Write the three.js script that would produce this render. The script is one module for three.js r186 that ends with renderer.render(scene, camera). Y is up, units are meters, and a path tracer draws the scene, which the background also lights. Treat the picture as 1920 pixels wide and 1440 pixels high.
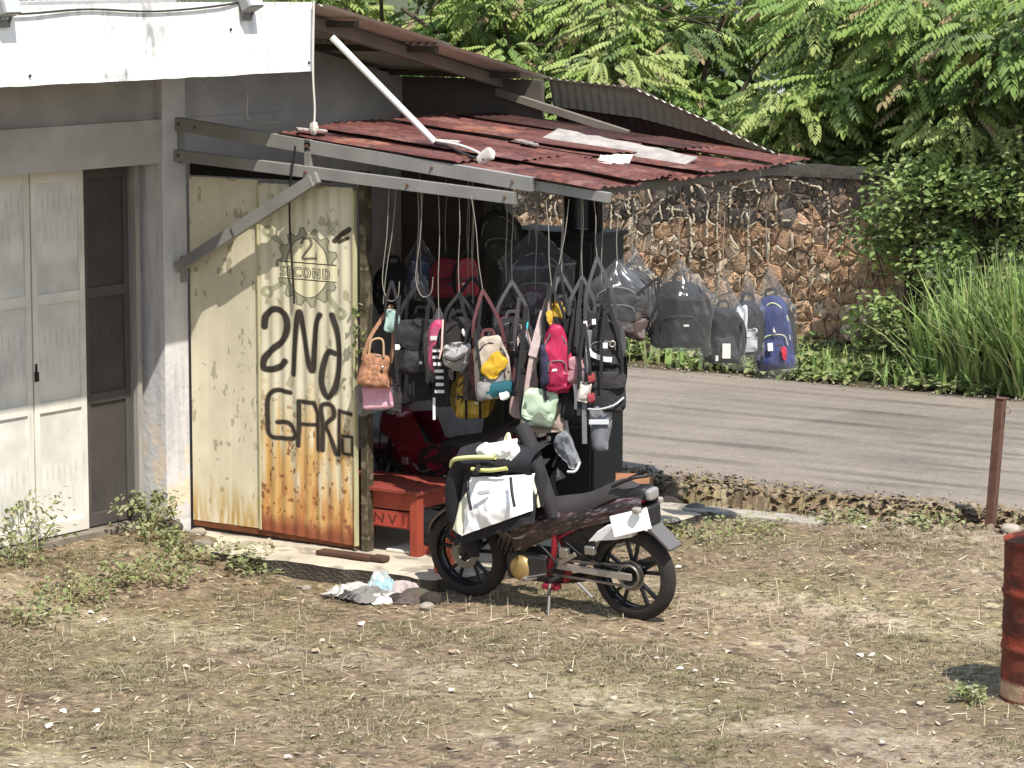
import * as THREE from 'three';
import { mergeGeometries, mergeVertices, toCreasedNormals } from 'three/addons/utils/BufferGeometryUtils.js';
import { RoundedBoxGeometry } from 'three/addons/geometries/RoundedBoxGeometry.js';

// X runs along the front of the stall (away from the shop), Z towards the yard, Y up; the origin is the foot of the corner column.
const scene = new THREE.Scene();
const renderer = new THREE.WebGLRenderer();
renderer.toneMapping = THREE.LinearToneMapping;
renderer.toneMappingExposure = 1.55;
renderer.shadowMap.enabled = true;

const camera = new THREE.PerspectiveCamera(13.686, 4 / 3, 0.5, 400);
camera.position.set(15.896, 4.34, 18.412);
camera.rotation.order = 'YXZ';
camera.rotation.set(-0.13583, THREE.MathUtils.degToRad(35), 0);
scene.add(camera);

// clear, slightly hazy tropical sky
{
  const W = 128, H = 64, d = new Float32Array(W * H * 4);
  for (let j = 0; j < H; j++) for (let i = 0; i < W; i++) {
    const el = ((j + 0.5) / H - 0.5) * Math.PI, t = Math.pow(Math.max(0, Math.sin(el)), 0.55), k = (j * W + i) * 4;
    const hz = [0.72, 0.72, 0.70], ze = [0.22, 0.33, 0.52];
    for (let c = 0; c < 3; c++) d[k + c] = 1.22 * (el > 0 ? hz[c] * (1 - t) + ze[c] * t : [0.16, 0.15, 0.12][c]);
    d[k + 3] = 1;
  }
  const sky = new THREE.DataTexture(d, W, H, THREE.RGBAFormat, THREE.FloatType);
  sky.mapping = THREE.EquirectangularReflectionMapping; sky.magFilter = THREE.LinearFilter; sky.minFilter = THREE.LinearFilter; sky.needsUpdate = true;
  scene.background = sky; scene.environment = sky;
}
const sun = new THREE.DirectionalLight(new THREE.Color(1, 0.95, 0.875), 4.2);
sun.position.set(2 + 0.481 * 40, 0.832 * 40, -2 + 0.278 * 40); sun.target.position.set(2, 0, -2);
sun.castShadow = true; sun.shadow.mapSize.set(4096, 4096);
Object.assign(sun.shadow.camera, { left: -16, right: 16, top: 16, bottom: -16, near: 1, far: 90 });
scene.add(sun, sun.target);

// ---------- helpers ----------
function rngOf(seed) { let a = seed >>> 0; return () => { a = (a + 0x6d2b79f5) | 0; let t = Math.imul(a ^ (a >>> 15), 1 | a); t = (t + Math.imul(t ^ (t >>> 7), 61 | t)) ^ t; return ((t ^ (t >>> 14)) >>> 0) / 4294967296; }; }
const R0 = rngOf(11);
const rr = (r, a, b) => a + (b - a) * r();
const clamp = (x, a = 0, b = 1) => Math.min(b, Math.max(a, x));
const mix = (a, b, t) => a + (b - a) * t;
const sstep = (a, b, x) => { const t = clamp((x - a) / (b - a)); return t * t * (3 - 2 * t); };
function hash2(x, y) { let h = Math.imul(x, 374761393) + Math.imul(y, 668265263); h = Math.imul(h ^ (h >>> 13), 1274126177); return ((h ^ (h >>> 16)) >>> 0) / 4294967296; }
function vnoise(x, y, p = 0) {
  let xi = Math.floor(x), yi = Math.floor(y); const fx = x - xi, fy = y - yi, u = fx * fx * (3 - 2 * fx), v = fy * fy * (3 - 2 * fy);
  const w = (i, j) => (p ? hash2(((i % p) + p) % p, ((j % p) + p) % p) : hash2(i, j));
  return mix(mix(w(xi, yi), w(xi + 1, yi), u), mix(w(xi, yi + 1), w(xi + 1, yi + 1), u), v);
}
function fbm(x, y, o = 4, p = 0) { let s = 0, a = 0.5, n = 0; for (let i = 0; i < o; i++) { s += a * vnoise(x, y, p); n += a; x *= 2; y *= 2; p *= 2; a *= 0.5; } return s / n; }
const used = {};
function numbered(n) { const k = used[n] = (used[n] ?? -1) + 1; return k ? n + '_' + String(k).padStart(3, '0') : n; }
function thing(name, label, category, pos = [0, 0, 0], turn = 0, group) {
  const o = new THREE.Group(); o.name = numbered(name); o.position.set(...pos); o.rotation.y = turn; o.userData = { label, category };
  if (group) o.userData.group = group;
  scene.add(o); return o;
}
function part(parent, name, geo, mat, pos, rot) {
  const m = new THREE.Mesh(geo, mat); m.name = name; m.castShadow = m.receiveShadow = true;
  if (pos) m.position.set(...pos); if (rot) m.rotation.set(...rot);
  parent.add(m); return m;
}
function single(name, geo, mat, label, category, group) {
  const m = part(scene, numbered(name), geo, mat); m.userData = { label, category }; if (group) m.userData.group = group; return m;
}
function struct(name, geo, mat) { const m = part(scene, numbered(name), geo, mat); m.userData = { kind: 'structure' }; return m; }
function uvm(geo, s = 1, ox = 0, oy = 0) {          // uv in metres from the dominant face direction
  const g = geo.index ? geo.toNonIndexed() : geo, p = g.attributes.position, uv = new Float32Array(p.count * 2);
  const a = new THREE.Vector3(), b = new THREE.Vector3(), c = new THREE.Vector3(), n = new THREE.Vector3();
  for (let i = 0; i < p.count; i += 3) {
    a.fromBufferAttribute(p, i); b.fromBufferAttribute(p, i + 1); c.fromBufferAttribute(p, i + 2);
    n.copy(b).sub(a).cross(c.clone().sub(a));
    const ax = Math.abs(n.x), ay = Math.abs(n.y), az = Math.abs(n.z);
    [a, b, c].forEach((v, k) => { const [u, w] = ay >= ax && ay >= az ? [v.x, v.z] : ax >= az ? [v.z, v.y] : [v.x, v.y]; uv[(i + k) * 2] = u * s + ox; uv[(i + k) * 2 + 1] = w * s + oy; });
  }
  g.setAttribute('uv', new THREE.BufferAttribute(uv, 2)); return g;
}
const V = (x, y, z) => new THREE.Vector3(x, y, z);
function T(geo, pos = [0, 0, 0], rot = [0, 0, 0], sc = [1, 1, 1]) {
  return geo.applyMatrix4(new THREE.Matrix4().compose(V(...pos), new THREE.Quaternion().setFromEuler(new THREE.Euler(...rot)), V(...sc)));
}
function bx(x0, x1, y0, y1, z0, z1, r = 0.004) {    // box by its extents, edges rounded a little
  const w = x1 - x0, h = y1 - y0, d = z1 - z0, rad = Math.min(r, w / 3, h / 3, d / 3);
  const g = rad > 0 ? new RoundedBoxGeometry(w, h, d, 1, rad) : new THREE.BoxGeometry(w, h, d);
  g.translate((x0 + x1) / 2, (y0 + y1) / 2, (z0 + z1) / 2); return uvm(g);
}
function bar(a, b, w, h, r = 0.003) {               // square bar from a to b
  const A = V(...a), B = V(...b), L = A.distanceTo(B), g = r ? new RoundedBoxGeometry(w, h, L, 1, Math.min(r, w / 3, h / 3)) : new THREE.BoxGeometry(w, h, L);
  const u = uvm(g), m = new THREE.Matrix4().lookAt(A, B, Math.abs(B.clone().sub(A).normalize().y) > 0.98 ? V(0, 0, 1) : V(0, 1, 0)); m.setPosition(A.add(B).multiplyScalar(0.5));
  return u.applyMatrix4(m);
}
function tube(pts, r, seg = 16, rs = 6, closed = false) { return new THREE.TubeGeometry(new THREE.CatmullRomCurve3(pts.map((p) => V(...p)), closed), seg, r, rs, closed).toNonIndexed(); }
function rod(a, b, r0, r1 = r0, rs = 10) {
  const A = V(...a), B = V(...b), g = new THREE.CylinderGeometry(r1, r0, A.distanceTo(B), rs, 1).toNonIndexed();
  g.applyQuaternion(new THREE.Quaternion().setFromUnitVectors(V(0, 1, 0), B.clone().sub(A).normalize())); const c = A.add(B).multiplyScalar(0.5); return g.translate(c.x, c.y, c.z);
}
function ribbon(pts, w, t = 0.004, ref = [0, 0, 1], seg = 20) {   // flat strap along a curve, its flat side towards ref
  const cv = new THREE.CatmullRomCurve3(pts.map((p) => V(...p))), pos = [], idx = [], n0 = V(...ref);
  for (let i = 0; i <= seg; i++) {
    const p = cv.getPoint(i / seg), tg = cv.getTangent(i / seg), side = tg.clone().cross(n0).normalize().multiplyScalar(w / 2), nn = side.clone().cross(tg).normalize().multiplyScalar(t / 2);
    for (const [a, b] of [[1, 1], [1, -1], [-1, -1], [-1, 1]]) pos.push(p.x + side.x * a + nn.x * b, p.y + side.y * a + nn.y * b, p.z + side.z * a + nn.z * b);
    if (i < seg) for (let k = 0; k < 4; k++) { const a = i * 4 + k, b = i * 4 + (k + 1) % 4; idx.push(a, b, a + 4, b, b + 4, a + 4); }
  }
  idx.push(0, 2, 1, 0, 3, 2); const e = seg * 4; idx.push(e, e + 1, e + 2, e, e + 2, e + 3);
  const g = new THREE.BufferGeometry(); g.setAttribute('position', new THREE.Float32BufferAttribute(pos, 3)); g.setIndex(idx);
  const q = g.toNonIndexed(); q.computeVertexNormals(); return uvm(q);
}
function grid(nu, nv, fn, uvs = [1, 1]) {            // parametric sheet
  const pos = [], uv = [], idx = [];
  for (let j = 0; j <= nv; j++) for (let i = 0; i <= nu; i++) { const p = fn(i / nu, j / nv); pos.push(p[0], p[1], p[2]); uv.push(i / nu * uvs[0], j / nv * uvs[1]); }
  for (let j = 0; j < nv; j++) for (let i = 0; i < nu; i++) { const a = j * (nu + 1) + i, b = a + 1, c = a + nu + 1, d = c + 1; idx.push(a, b, c, b, d, c); }
  const g = new THREE.BufferGeometry(); g.setAttribute('position', new THREE.Float32BufferAttribute(pos, 3)); g.setAttribute('uv', new THREE.Float32BufferAttribute(uv, 2)); g.setIndex(idx); g.computeVertexNormals(); return g;
}
function M(list) { return mergeGeometries(list.map((g) => { const q = g.index ? g.toNonIndexed() : g; for (const k of Object.keys(q.attributes)) if (!['position', 'normal', 'uv'].includes(k)) q.deleteAttribute(k); if (!q.attributes.uv) q.setAttribute('uv', new THREE.BufferAttribute(new Float32Array(q.attributes.position.count * 2), 2)); return q; })); }
// a soft stuffed body: rounded outline in x-y, domed front and back
function pillow(w, h, d, o = {}) {
  const { e = 0.5, ed = 0.55, taper = 0, top = e, nu = 36, nv = 16, wr = 0.02, seed = 1, sag = 0 } = o;
  const pw = (x, k) => Math.sign(x) * Math.pow(Math.abs(x), k);
  return grid(nu, nv, (u, v) => {
    const om = u * 2 * Math.PI, et = (v - 0.5) * Math.PI, ce = pw(Math.cos(et), ed), k = Math.sin(om) > 0 ? top : e;
    let x = w / 2 * ce * pw(Math.cos(om), k), y = h / 2 * ce * pw(Math.sin(om), k), z = d / 2 * pw(Math.sin(et), ed);
    x *= 1 + taper * (y / h * 2); z *= 1 - 0.25 * (y / h * 2) * (sag ? 1 : 0);
    const n = fbm(x * 20 + seed * 7.3, y * 13 + seed * 3.1 + z * 9, 3) - 0.5, m = Math.min(1, Math.abs(Math.cos(et)) * 2);
    x += n * wr * 1.2 * (u > 0.999 || u < 0.001 ? 1 : 1); y += n * wr; z += n * wr * 2.2 * Math.sign(z || 1) * m;
    const rg = 1 - Math.min(1, 5 * Math.abs(fbm(x * 7 + seed * 2.7, y * 9 - x * 5 + seed, 2) - 0.5));
    z -= Math.sign(z || 1) * rg * wr * 0.7 * m; x -= rg * wr * 0.25 * Math.sign(x);
    return [x, y, z];
  }, [w, h]);
}
function tex(w, h, fn, o = {}) {
  const d = new Uint8Array(w * h * 4);
  for (let j = 0; j < h; j++) for (let i = 0; i < w; i++) { const c = fn(i / w, j / h), k = (j * w + i) * 4; d[k] = clamp(c[0], 0, 255); d[k + 1] = clamp(c[1], 0, 255); d[k + 2] = clamp(c[2], 0, 255); d[k + 3] = c[3] ?? 255; }
  const t = new THREE.DataTexture(d, w, h); t.magFilter = THREE.LinearFilter; t.minFilter = THREE.LinearMipmapLinearFilter; t.generateMipmaps = true; t.wrapS = t.wrapT = THREE.RepeatWrapping;
  if (!o.raw) t.colorSpace = THREE.SRGBColorSpace; if (o.rep) t.repeat.set(...o.rep); t.needsUpdate = true; return t;
}
const grey = (v) => [v, v, v];
// shared wear and relief
const grime = tex(256, 256, (u, v) => { const n = fbm(u * 6, v * 6, 5, 6), s = fbm(u * 24, v * 3, 3, 3); return grey(222 + 50 * (n - 0.3) - 24 * sstep(0.62, 0.8, s)); });
const speck = tex(256, 256, (u, v) => { const n = fbm(u * 16, v * 16, 4, 16), k = hash2(u * 256 | 0, v * 256 | 0); return grey(190 + 66 * n + 30 * (k - 0.5)); });
const relief = tex(256, 256, (u, v) => grey(255 * fbm(u * 12, v * 12, 5, 12)), { raw: true });
const weave = tex(128, 128, (u, v) => { const a = Math.sin(u * Math.PI * 64) * Math.sin(v * Math.PI * 64); return grey(222 + 22 * a + 40 * (fbm(u * 6, v * 6, 3, 6) - 0.5)); });
function rep(t, x, y = x) { const q = t.clone(); q.repeat.set(x, y); q.needsUpdate = true; return q; }
const grime2 = rep(grime, 0.6, 0.6), speck3 = rep(speck, 2, 2), weave4 = rep(weave, 9, 9), relief2 = rep(relief, 2, 2), relief6 = rep(relief, 6, 6);
function std(hex, rough = 0.8, o = {}) { const m = new THREE.MeshStandardMaterial({ color: hex, roughness: rough, side: THREE.DoubleSide, ...o }); return m; }
function phys(hex, rough = 0.5, o = {}) { return new THREE.MeshPhysicalMaterial({ color: hex, roughness: rough, side: THREE.DoubleSide, ...o }); }
const cloth = (hex, o = {}) => std(hex, 0.85, { map: weave4, ...o });

// ---------- the setting ----------
const ditchNear = (x) => mix(-3.42, -4.02, sstep(1.8, 5, x)), ditchFar = (x) => mix(-3.92, -4.18, sstep(1.8, 5, x)), ditchDeep = (x) => mix(0.2, 0.05, sstep(2.4, 5.2, x));
function groundH(x, z) {
  let h = -0.18 - 0.07 * Math.exp(-((x - 1.8) ** 2 + (z - 1.2) ** 2) / 0.9);
  h += 0.155 * sstep(1.15, 0.1, x) * sstep(-0.2, 0.4, z);
  h += 0.035 * (fbm(x * 0.9, z * 0.9, 3) - 0.5) * sstep(0.3, 1.2, x) + 0.04 * (fbm(x * 6, z * 6, 3) - 0.5) * sstep(0.2, 0.8, x) + 0.016 * (fbm(x * 15, z * 15, 2) - 0.5);
  const a = ditchNear(x), b = ditchFar(x);
  if (z < a + 0.08) {
    const inD = sstep(a + 0.06, a - 0.1, z), out = sstep(b + 0.07, b - 0.05, z);
    h = mix(mix(h, h - ditchDeep(x), inD), -0.098 + 0.01 * (fbm(x * 7, z * 7, 2) - 0.5), out);
  }
  return h;
}
{
  // soil with grit, pale dust patches and old straw
  const soil = tex(1024, 1024, (u, v) => {
    const n = fbm(u * 10, v * 10, 5, 10), f = fbm(u * 90, v * 90, 2, 90), d = sstep(0.5, 0.66, fbm(u * 5 + 3.1, v * 5 + 1.7, 4, 5)), k = hash2(u * 1024 | 0, v * 1024 | 0);
    const st = sstep(0.66, 0.74, fbm(u * 40, v * 150, 2, 10)), dk = sstep(0.6, 0.75, fbm(u * 30, v * 30, 3, 30));
    let c = [119, 101, 80]; const mixc = (b, t) => { c = c.map((q, i) => mix(q, b[i], t)); };
    mixc([160, 144, 124], d * 0.7); mixc([116, 101, 70], sstep(0.52, 0.7, n) * 0.6); mixc([176, 158, 122], st * 0.55); mixc([70, 57, 42], dk * 0.65);
    const g = (f - 0.5) * 46 + (k - 0.5) * 26 + (k > 0.985 ? 50 : 0); return c.map((q) => q + g);
  });
  soil.repeat.set(1 / 3.1, 1 / 3.1);
  const x0 = -3, x1 = 12, z0 = -4.34, z1 = 9, nx = 300, nz = 267;
  const g = grid(nx, nz, (u, v) => { const x = mix(x0, x1, u), z = mix(z0, z1, v); return [x, groundH(x, z), z]; });
  const p = g.attributes.position, uv = [], col = [], ix = g.index.array, keep = [];
  for (let i = 0; i < p.count; i++) {
    const x = p.getX(i), z = p.getZ(i); uv.push(x + 0.25 * fbm(x, z, 2), z + 0.3 * fbm(x + 9, z, 2));
    const t = fbm(x * 0.55 + 5, z * 0.8 + 2, 4), w = 0.82 + 0.42 * t, moss = sstep(0.45, 0.65, fbm(x * 0.9, z * 0.9 + 20, 3)) * 0.12;
    const dust = Math.exp(-((x - 5.8) ** 2 / 2.2 + (z + 1.4) ** 2 / 2.6)), wet = 1 + 0.22 * dust;      // pale trodden dust in the middle of the yard
    col.push(w * wet * (1 - moss * 0.5), w * wet * (1 - moss * 0.1), w * wet * (1 - moss * 0.9));
  }
  g.setAttribute('uv', new THREE.Float32BufferAttribute(uv, 2)); g.setAttribute('color', new THREE.Float32BufferAttribute(col, 3));
  for (let i = 0; i < ix.length; i += 3) { const a = ix[i]; const x = p.getX(a), z = p.getZ(a); if (x < -0.35 && z > -3) continue; keep.push(ix[i], ix[i + 2], ix[i + 1]); }
  g.setIndex(keep); g.computeVertexNormals();
  struct('yard_ground', g, std(0xffffff, 0.97, { map: soil, vertexColors: true, bumpMap: rep(relief, 2.2, 2.2), bumpScale: 0.03 }));
  // the land all round, down to the horizon
  const far = grid(80, 80, (u, v) => {
    const x = (u - 0.5) * 360, z = -150 + v * 220, back = sstep(-12.5, -36, z);
    return [x, -0.45 + back * 2.1 + back * 1.5 * (fbm(x * 0.07, z * 0.07, 3) - 0.5), z];
  }, [120, 80]);
  const fi = far.index.array; for (let i = 0; i < fi.length; i += 3) { const t = fi[i + 1]; fi[i + 1] = fi[i + 2]; fi[i + 2] = t; } far.computeVertexNormals();
  struct('land', far, std(0x4d5433, 0.98, { map: grime }));
}
{
  const asphalt = tex(1024, 512, (u, v) => {
    const n = fbm(u * 8, v * 8, 4, 8), k = hash2(u * 1024 | 0, v * 512 | 0), s = fbm(u * 4, v * 34, 3, 2), w = fbm(u * 160, v * 80, 2, 80);
    const band = fbm(u * 2, v * 14 + 3, 3, 2), crack = sstep(0.02, 0.0, Math.abs(fbm(u * 6, v * 5 + 2, 4, 1) - 0.5)) * sstep(0.5, 0.62, fbm(u * 3 + 7, v * 3, 2, 3)), patch = (u > 0.2 && u < 0.42 && v > 0.55 && v < 0.8) ? 9 : 0;
    const q = 123 + 20 * (n - 0.5) + 14 * (w - 0.5) + 18 * (k - 0.5) + 18 * (s - 0.5) - 26 * sstep(0.58, 0.72, band) - 38 * crack - patch + (k > 0.98 ? 24 : 0);
    return [q * 1.04, q * 0.955, q * 0.855];
  });
  asphalt.repeat.set(1 / 6, 1 / 5.8);
  const x0 = -40, x1 = 40, nx = 500;
  const g = grid(nx, 12, (u, v) => {
    const x = mix(x0, x1, u), a = -4.25 + 0.05 * (fbm(x * 2.5, 3, 3) - 0.5) * 2, b = -10.03 + 0.1 * (fbm(x * 2.2, 9, 3) - 0.5) * 2, z = mix(b, a, v);
    return [x, -0.088 - 0.012 * (v < 0.01 || v > 0.99 ? 1 : 0) + 0.03 * Math.sin(v * Math.PI), z];
  });
  const p = g.attributes.position, uv = []; for (let i = 0; i < p.count; i++) uv.push(p.getX(i), p.getZ(i)); g.setAttribute('uv', new THREE.Float32BufferAttribute(uv, 2));
  const ix = g.index.array; for (let i = 0; i < ix.length; i += 3) { const t = ix[i + 1]; ix[i + 1] = ix[i + 2]; ix[i + 2] = t; } g.computeVertexNormals();
  struct('road', g, std(0xffffff, 0.9, { map: asphalt, bumpMap: rep(relief, 9, 9), bumpScale: 0.002 }));
  // verge and ground under the far wall
  const vg = grid(300, 30, (u, v) => { const x = mix(-16, 14, u), z = mix(-13.5, -9.9, v); return [x, -0.1 + 0.1 * sstep(-10.2, -11.2, z) + 0.06 * (fbm(x * 3, z * 3, 3) - 0.5) * sstep(-10, -10.3, z) - 0.06 * sstep(-10.0, -9.92, z), z]; });
  const vi = vg.index.array; for (let i = 0; i < vi.length; i += 3) { const t = vi[i + 1]; vi[i + 1] = vi[i + 2]; vi[i + 2] = t; }
  const vp = vg.attributes.position, vu = []; for (let i = 0; i < vp.count; i++) vu.push(vp.getX(i), vp.getZ(i)); vg.setAttribute('uv', new THREE.Float32BufferAttribute(vu, 2)); vg.computeVertexNormals();
  struct('verge', vg, std(0x5d5138, 0.97, { map: speck }));
  // strip of earth that carries the road on the yard side, either side of the modelled yard
  for (const [a, b] of [[-40, -3.01], [12.01, 40]]) { const s = grid(20, 4, (u, v) => [mix(a, b, u), -0.13, mix(-4.3, -3.0, v)]); struct('road_shoulder', s, std(0x7a6c55, 0.97, { map: speck })); }
}
{
  // concrete floor slab of the stall, its rim chipped
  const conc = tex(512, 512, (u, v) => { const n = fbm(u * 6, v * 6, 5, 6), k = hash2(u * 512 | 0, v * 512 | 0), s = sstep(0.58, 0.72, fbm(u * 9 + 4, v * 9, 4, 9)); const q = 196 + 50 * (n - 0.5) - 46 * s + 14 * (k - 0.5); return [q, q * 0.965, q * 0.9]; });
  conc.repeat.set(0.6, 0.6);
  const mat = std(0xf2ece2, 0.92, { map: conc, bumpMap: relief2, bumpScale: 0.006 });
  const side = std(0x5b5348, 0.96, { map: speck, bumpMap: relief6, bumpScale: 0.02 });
  const nx = 70, nz = 80, X0 = 0.02, X1 = 2.86, Z0 = -2.83, Z1 = 0.57;
  const edge = (t, s) => 0.035 * (fbm(t * 4, s, 3) - 0.5) * 2 - 0.05 * sstep(0.6, 0.75, fbm(t * 2.2, s + 40, 2));
  const P = (u, v) => {
    let x = mix(X0, X1, u), z = mix(Z0, Z1, v); x += edge(z, 2) * sstep(0.9, 1, u); z += (edge(x, 7) + 0.04 * Math.sin(x * 2)) * sstep(0.9, 1, v);
    const cr = sstep(0.93, 1, u) * sstep(0.9, 1, v); x -= cr * 0.12; z -= cr * 0.1;
    return [x, -0.09 + 0.006 * (fbm(x * 5, z * 5, 2) - 0.5) - 0.012 * (u > 0.995 || v > 0.995 ? 1 : 0), z];
  };
  const top = grid(nx, nz, P), ix = top.index.array; for (let i = 0; i < ix.length; i += 3) { const t = ix[i + 1]; ix[i + 1] = ix[i + 2]; ix[i + 2] = t; } 
  const p = top.attributes.position, uv = []; for (let i = 0; i < p.count; i++) uv.push(p.getX(i), p.getZ(i)); top.setAttribute('uv', new THREE.Float32BufferAttribute(uv, 2)); top.computeVertexNormals();
  const slab = struct('floor_slab', top, mat);
  const rimPath = []; for (let i = 0; i <= 70; i++) rimPath.push(P(i / 70, 1)); for (let i = 79; i >= 0; i--) rimPath.push(P(1, i / 80));
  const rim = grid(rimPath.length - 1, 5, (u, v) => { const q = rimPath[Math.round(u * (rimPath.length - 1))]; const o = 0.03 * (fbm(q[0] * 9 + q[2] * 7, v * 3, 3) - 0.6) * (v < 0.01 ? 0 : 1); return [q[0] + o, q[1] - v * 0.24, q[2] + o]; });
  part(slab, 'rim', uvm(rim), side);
}

// ---------- the shop on the left ----------
const plaster = std(0xbdb9b5, 0.88, { map: grime2, bumpMap: relief2, bumpScale: 0.003 });
const steelGrey = std(0x9a9792, 0.62, { map: grime2, bumpMap: relief6, bumpScale: 0.001 });
const zincDull = std(0xd6d2c6, 0.7, { map: grime2 });
{
  const shop = thing('shop_building', 'grey rendered shop with white fascia and cream folding doors', 'shop');
  const wallG = M([bx(-0.9, -0.34, -0.3, 3.2, -2.8, 0.02, 0), bx(-0.5, -0.06, 3.06, 3.95, 0.02, 7, 0), bx(-4, -0.9, -0.3, 3.0, -2.8, 7, 0), bx(-0.34, -0.05, -0.3, 3.06, -2.8, -0.02, 0)]);
  part(shop, 'wall', wallG, plaster);
  { const sh = new THREE.Shape(); [[0.002, 3.062], [2.8, 3.062], [2.8, 3.27], [0.002, 3.86]].forEach(([a, b], i) => sh[i ? 'lineTo' : 'moveTo'](a, b)); part(shop, 'upper_wall', uvm(T(new THREE.ExtrudeGeometry(sh, { depth: 0.2, bevelEnabled: false }), [-0.035, 0, 0], [0, Math.PI / 2, 0]).translate(-0.2, 0, 0)), plaster); }
  part(shop, 'lintel', bx(-0.3, 0.0, 2.732, 3.062, 0.272, 7, 0.006), std(0xcac6c1, 0.88, { map: grime2, bumpMap: relief2, bumpScale: 0.003 }));
  // column: paint flaking off near the foot
  const flake = tex(256, 1024, (u, v) => {
    const n = fbm(u * 4, v * 16, 4), low = sstep(0.34, 0.05, v), f = sstep(0.54, 0.6, fbm(u * 5 + 2, v * 20, 4)) * low, st = sstep(0.55, 0.75, fbm(u * 9, v * 5, 3));
    const base = [200 + 26 * (n - 0.5) - 16 * st, 197 + 26 * (n - 0.5) - 16 * st, 196 + 24 * (n - 0.5) - 14 * st], bare = [214, 198, 176]; return base.map((q, i) => mix(q, bare[i], f));
  });
  flake.repeat.set(1 / 0.6, 1 / 3.5);
  const col = part(shop, 'column', bx(-0.28, 0, -0.12, 3.5, 0, 0.27, 0.012), std(0xffffff, 0.86, { map: flake, bumpMap: relief2, bumpScale: 0.004 }));
  col.userData.label = 'grey column with paint flaking at its foot';
  part(col, 'bracket_plate', bx(0.003, 0.016, 2.72, 3.06, 0.03, 0.1), steelGrey);
  part(col, 'bracket_plate', bx(0.003, 0.02, 1.82, 2.02, 0.02, 0.09), steelGrey);
  // white fascia, streaked with black algae, with an unseen soffit slab behind it that shades the wall
  const streak = tex(1024, 256, (u, v) => {
    const bands = Math.exp(-(((u - 0.72) / 0.05) ** 2)) + 0.6 * Math.exp(-(((u - 0.3) / 0.06) ** 2)) + 0.45 * Math.exp(-(((u - 0.93) / 0.03) ** 2));
    const s = sstep(0.46, 0.78, fbm(u * 110, v * 3, 4)) * (0.16 + 0.6 * bands * sstep(0.3, 0.6, fbm(u * 30, v * 5, 3))) + 0.3 * sstep(0.6, 0.8, fbm(u * 60, v * 14, 4)) * sstep(0.16, 0.0, v) + 0.35 * sstep(0.55, 0.75, fbm(u * 70, v * 20, 3)) * sstep(0.88, 1, v);
    const q = 244 - 135 * s + 8 * (fbm(u * 40, v * 10, 3) - 0.5); return [q, q * 0.993, q * 0.975];
  });
  const fg = grid(120, 10, (u, v) => { const z = mix(7, -0.03, u), y = mix(3.435, 3.94, v); return [1.2 + 0.006 * (fbm(z * 3, y * 6, 3) - 0.5), y + (v < 0.01 ? 0.012 * (fbm(z * 6, 1, 3) - 0.5) : 0) + 0.02 * Math.sin(z * 0.7) * v, z]; });
  const fas = part(shop, 'fascia', fg, std(0xffffff, 0.8, { map: streak }));
  part(fas, 'fascia_back', bx(1.105, 1.194, 3.445, 3.92, -0.03, 7, 0.003), std(0xb5b2ab, 0.85, { map: grime2 }));
  part(shop, 'soffit', bx(-0.05, 1.1, 3.52, 3.6, -0.02, 7, 0), plaster);
  part(shop, 'gable_board', bx(-0.05, 1.1, 3.45, 3.9, -0.06, -0.025, 0.003), plaster);  // unseen behind the fascia, keeps sun from leaking onto the wall
  for (const [y, z] of [[3.5, 2.95], [3.76, 0.9], [3.5, 0.02]]) part(fas, 'bolt', T(new THREE.SphereGeometry(0.011, 8, 6), [1.206, y, z]), std(0x2a2624, 0.6));
  // folding doors: each leaf a frame with three sunk panels
  const cream = std(0xf1ece0, 0.62, { map: grime2, bumpMap: relief6, bumpScale: 0.001 }), creamP = std(0xe9e6dd, 0.66, { map: grime });
  const dark = std(0x55504c, 0.75, { map: grime2 }), darkP = std(0x4b4642, 0.8, { map: grime });
  function leaf(z0, z1, x, mf, mp, label) {
    const door = part(shop, 'folding_door', M([bx(x - 0.035, x, 0.03, 2.72, z0, z0 + 0.055), bx(x - 0.035, x, 0.03, 2.72, z1 - 0.055, z1), ...[[0.03, 0.13], [0.955, 1.035], [1.75, 1.83], [2.64, 2.72]].map(([a, b]) => bx(x - 0.034, x - 0.001, a, b, z0 + 0.055, z1 - 0.055))]), mf);
    if (label) door.userData.label = label;
    for (const [a, b] of [[0.13, 0.955], [1.035, 1.75], [1.83, 2.64]]) part(door, 'panel', bx(x - 0.028, x - 0.017, a, b, z0 + 0.05, z1 - 0.05, 0), mp);
    return door;
  }
  const d1 = leaf(0.93, 1.49, -0.2, cream, creamP); leaf(1.505, 2.07, -0.2, cream, creamP); leaf(2.085, 2.65, -0.2, cream, creamP);
  leaf(0.41, 0.918, -0.23, dark, darkP, 'dark grey door leaf in the recess');
  part(d1, 'latch', M([rod([-0.19, 1.33, 1.475], [-0.19, 1.21, 1.475], 0.008), bx(-0.2, -0.178, 1.2, 1.27, 1.458, 1.49)]), std(0x2d2826, 0.5, { metalness: 0.6 }));
  part(shop, 'door_jamb', bx(-0.22, -0.17, 0, 2.73, 0.345, 0.398), std(0xa8a49a, 0.7, { map: grime2 }));
  part(shop, 'door_back', bx(-0.33, -0.3, 0, 2.73, 0.3, 7, 0), plaster);
  part(shop, 'threshold', bx(-0.34, -0.12, -0.2, 0.02, 0.275, 7, 0.01), std(0x8d8375, 0.95, { map: speck }));
  // roof: lapped corrugated sheets falling towards the road, seen from underneath, on rafters
  const slope = (3.916 - 3.296) / 2.92;
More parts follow.
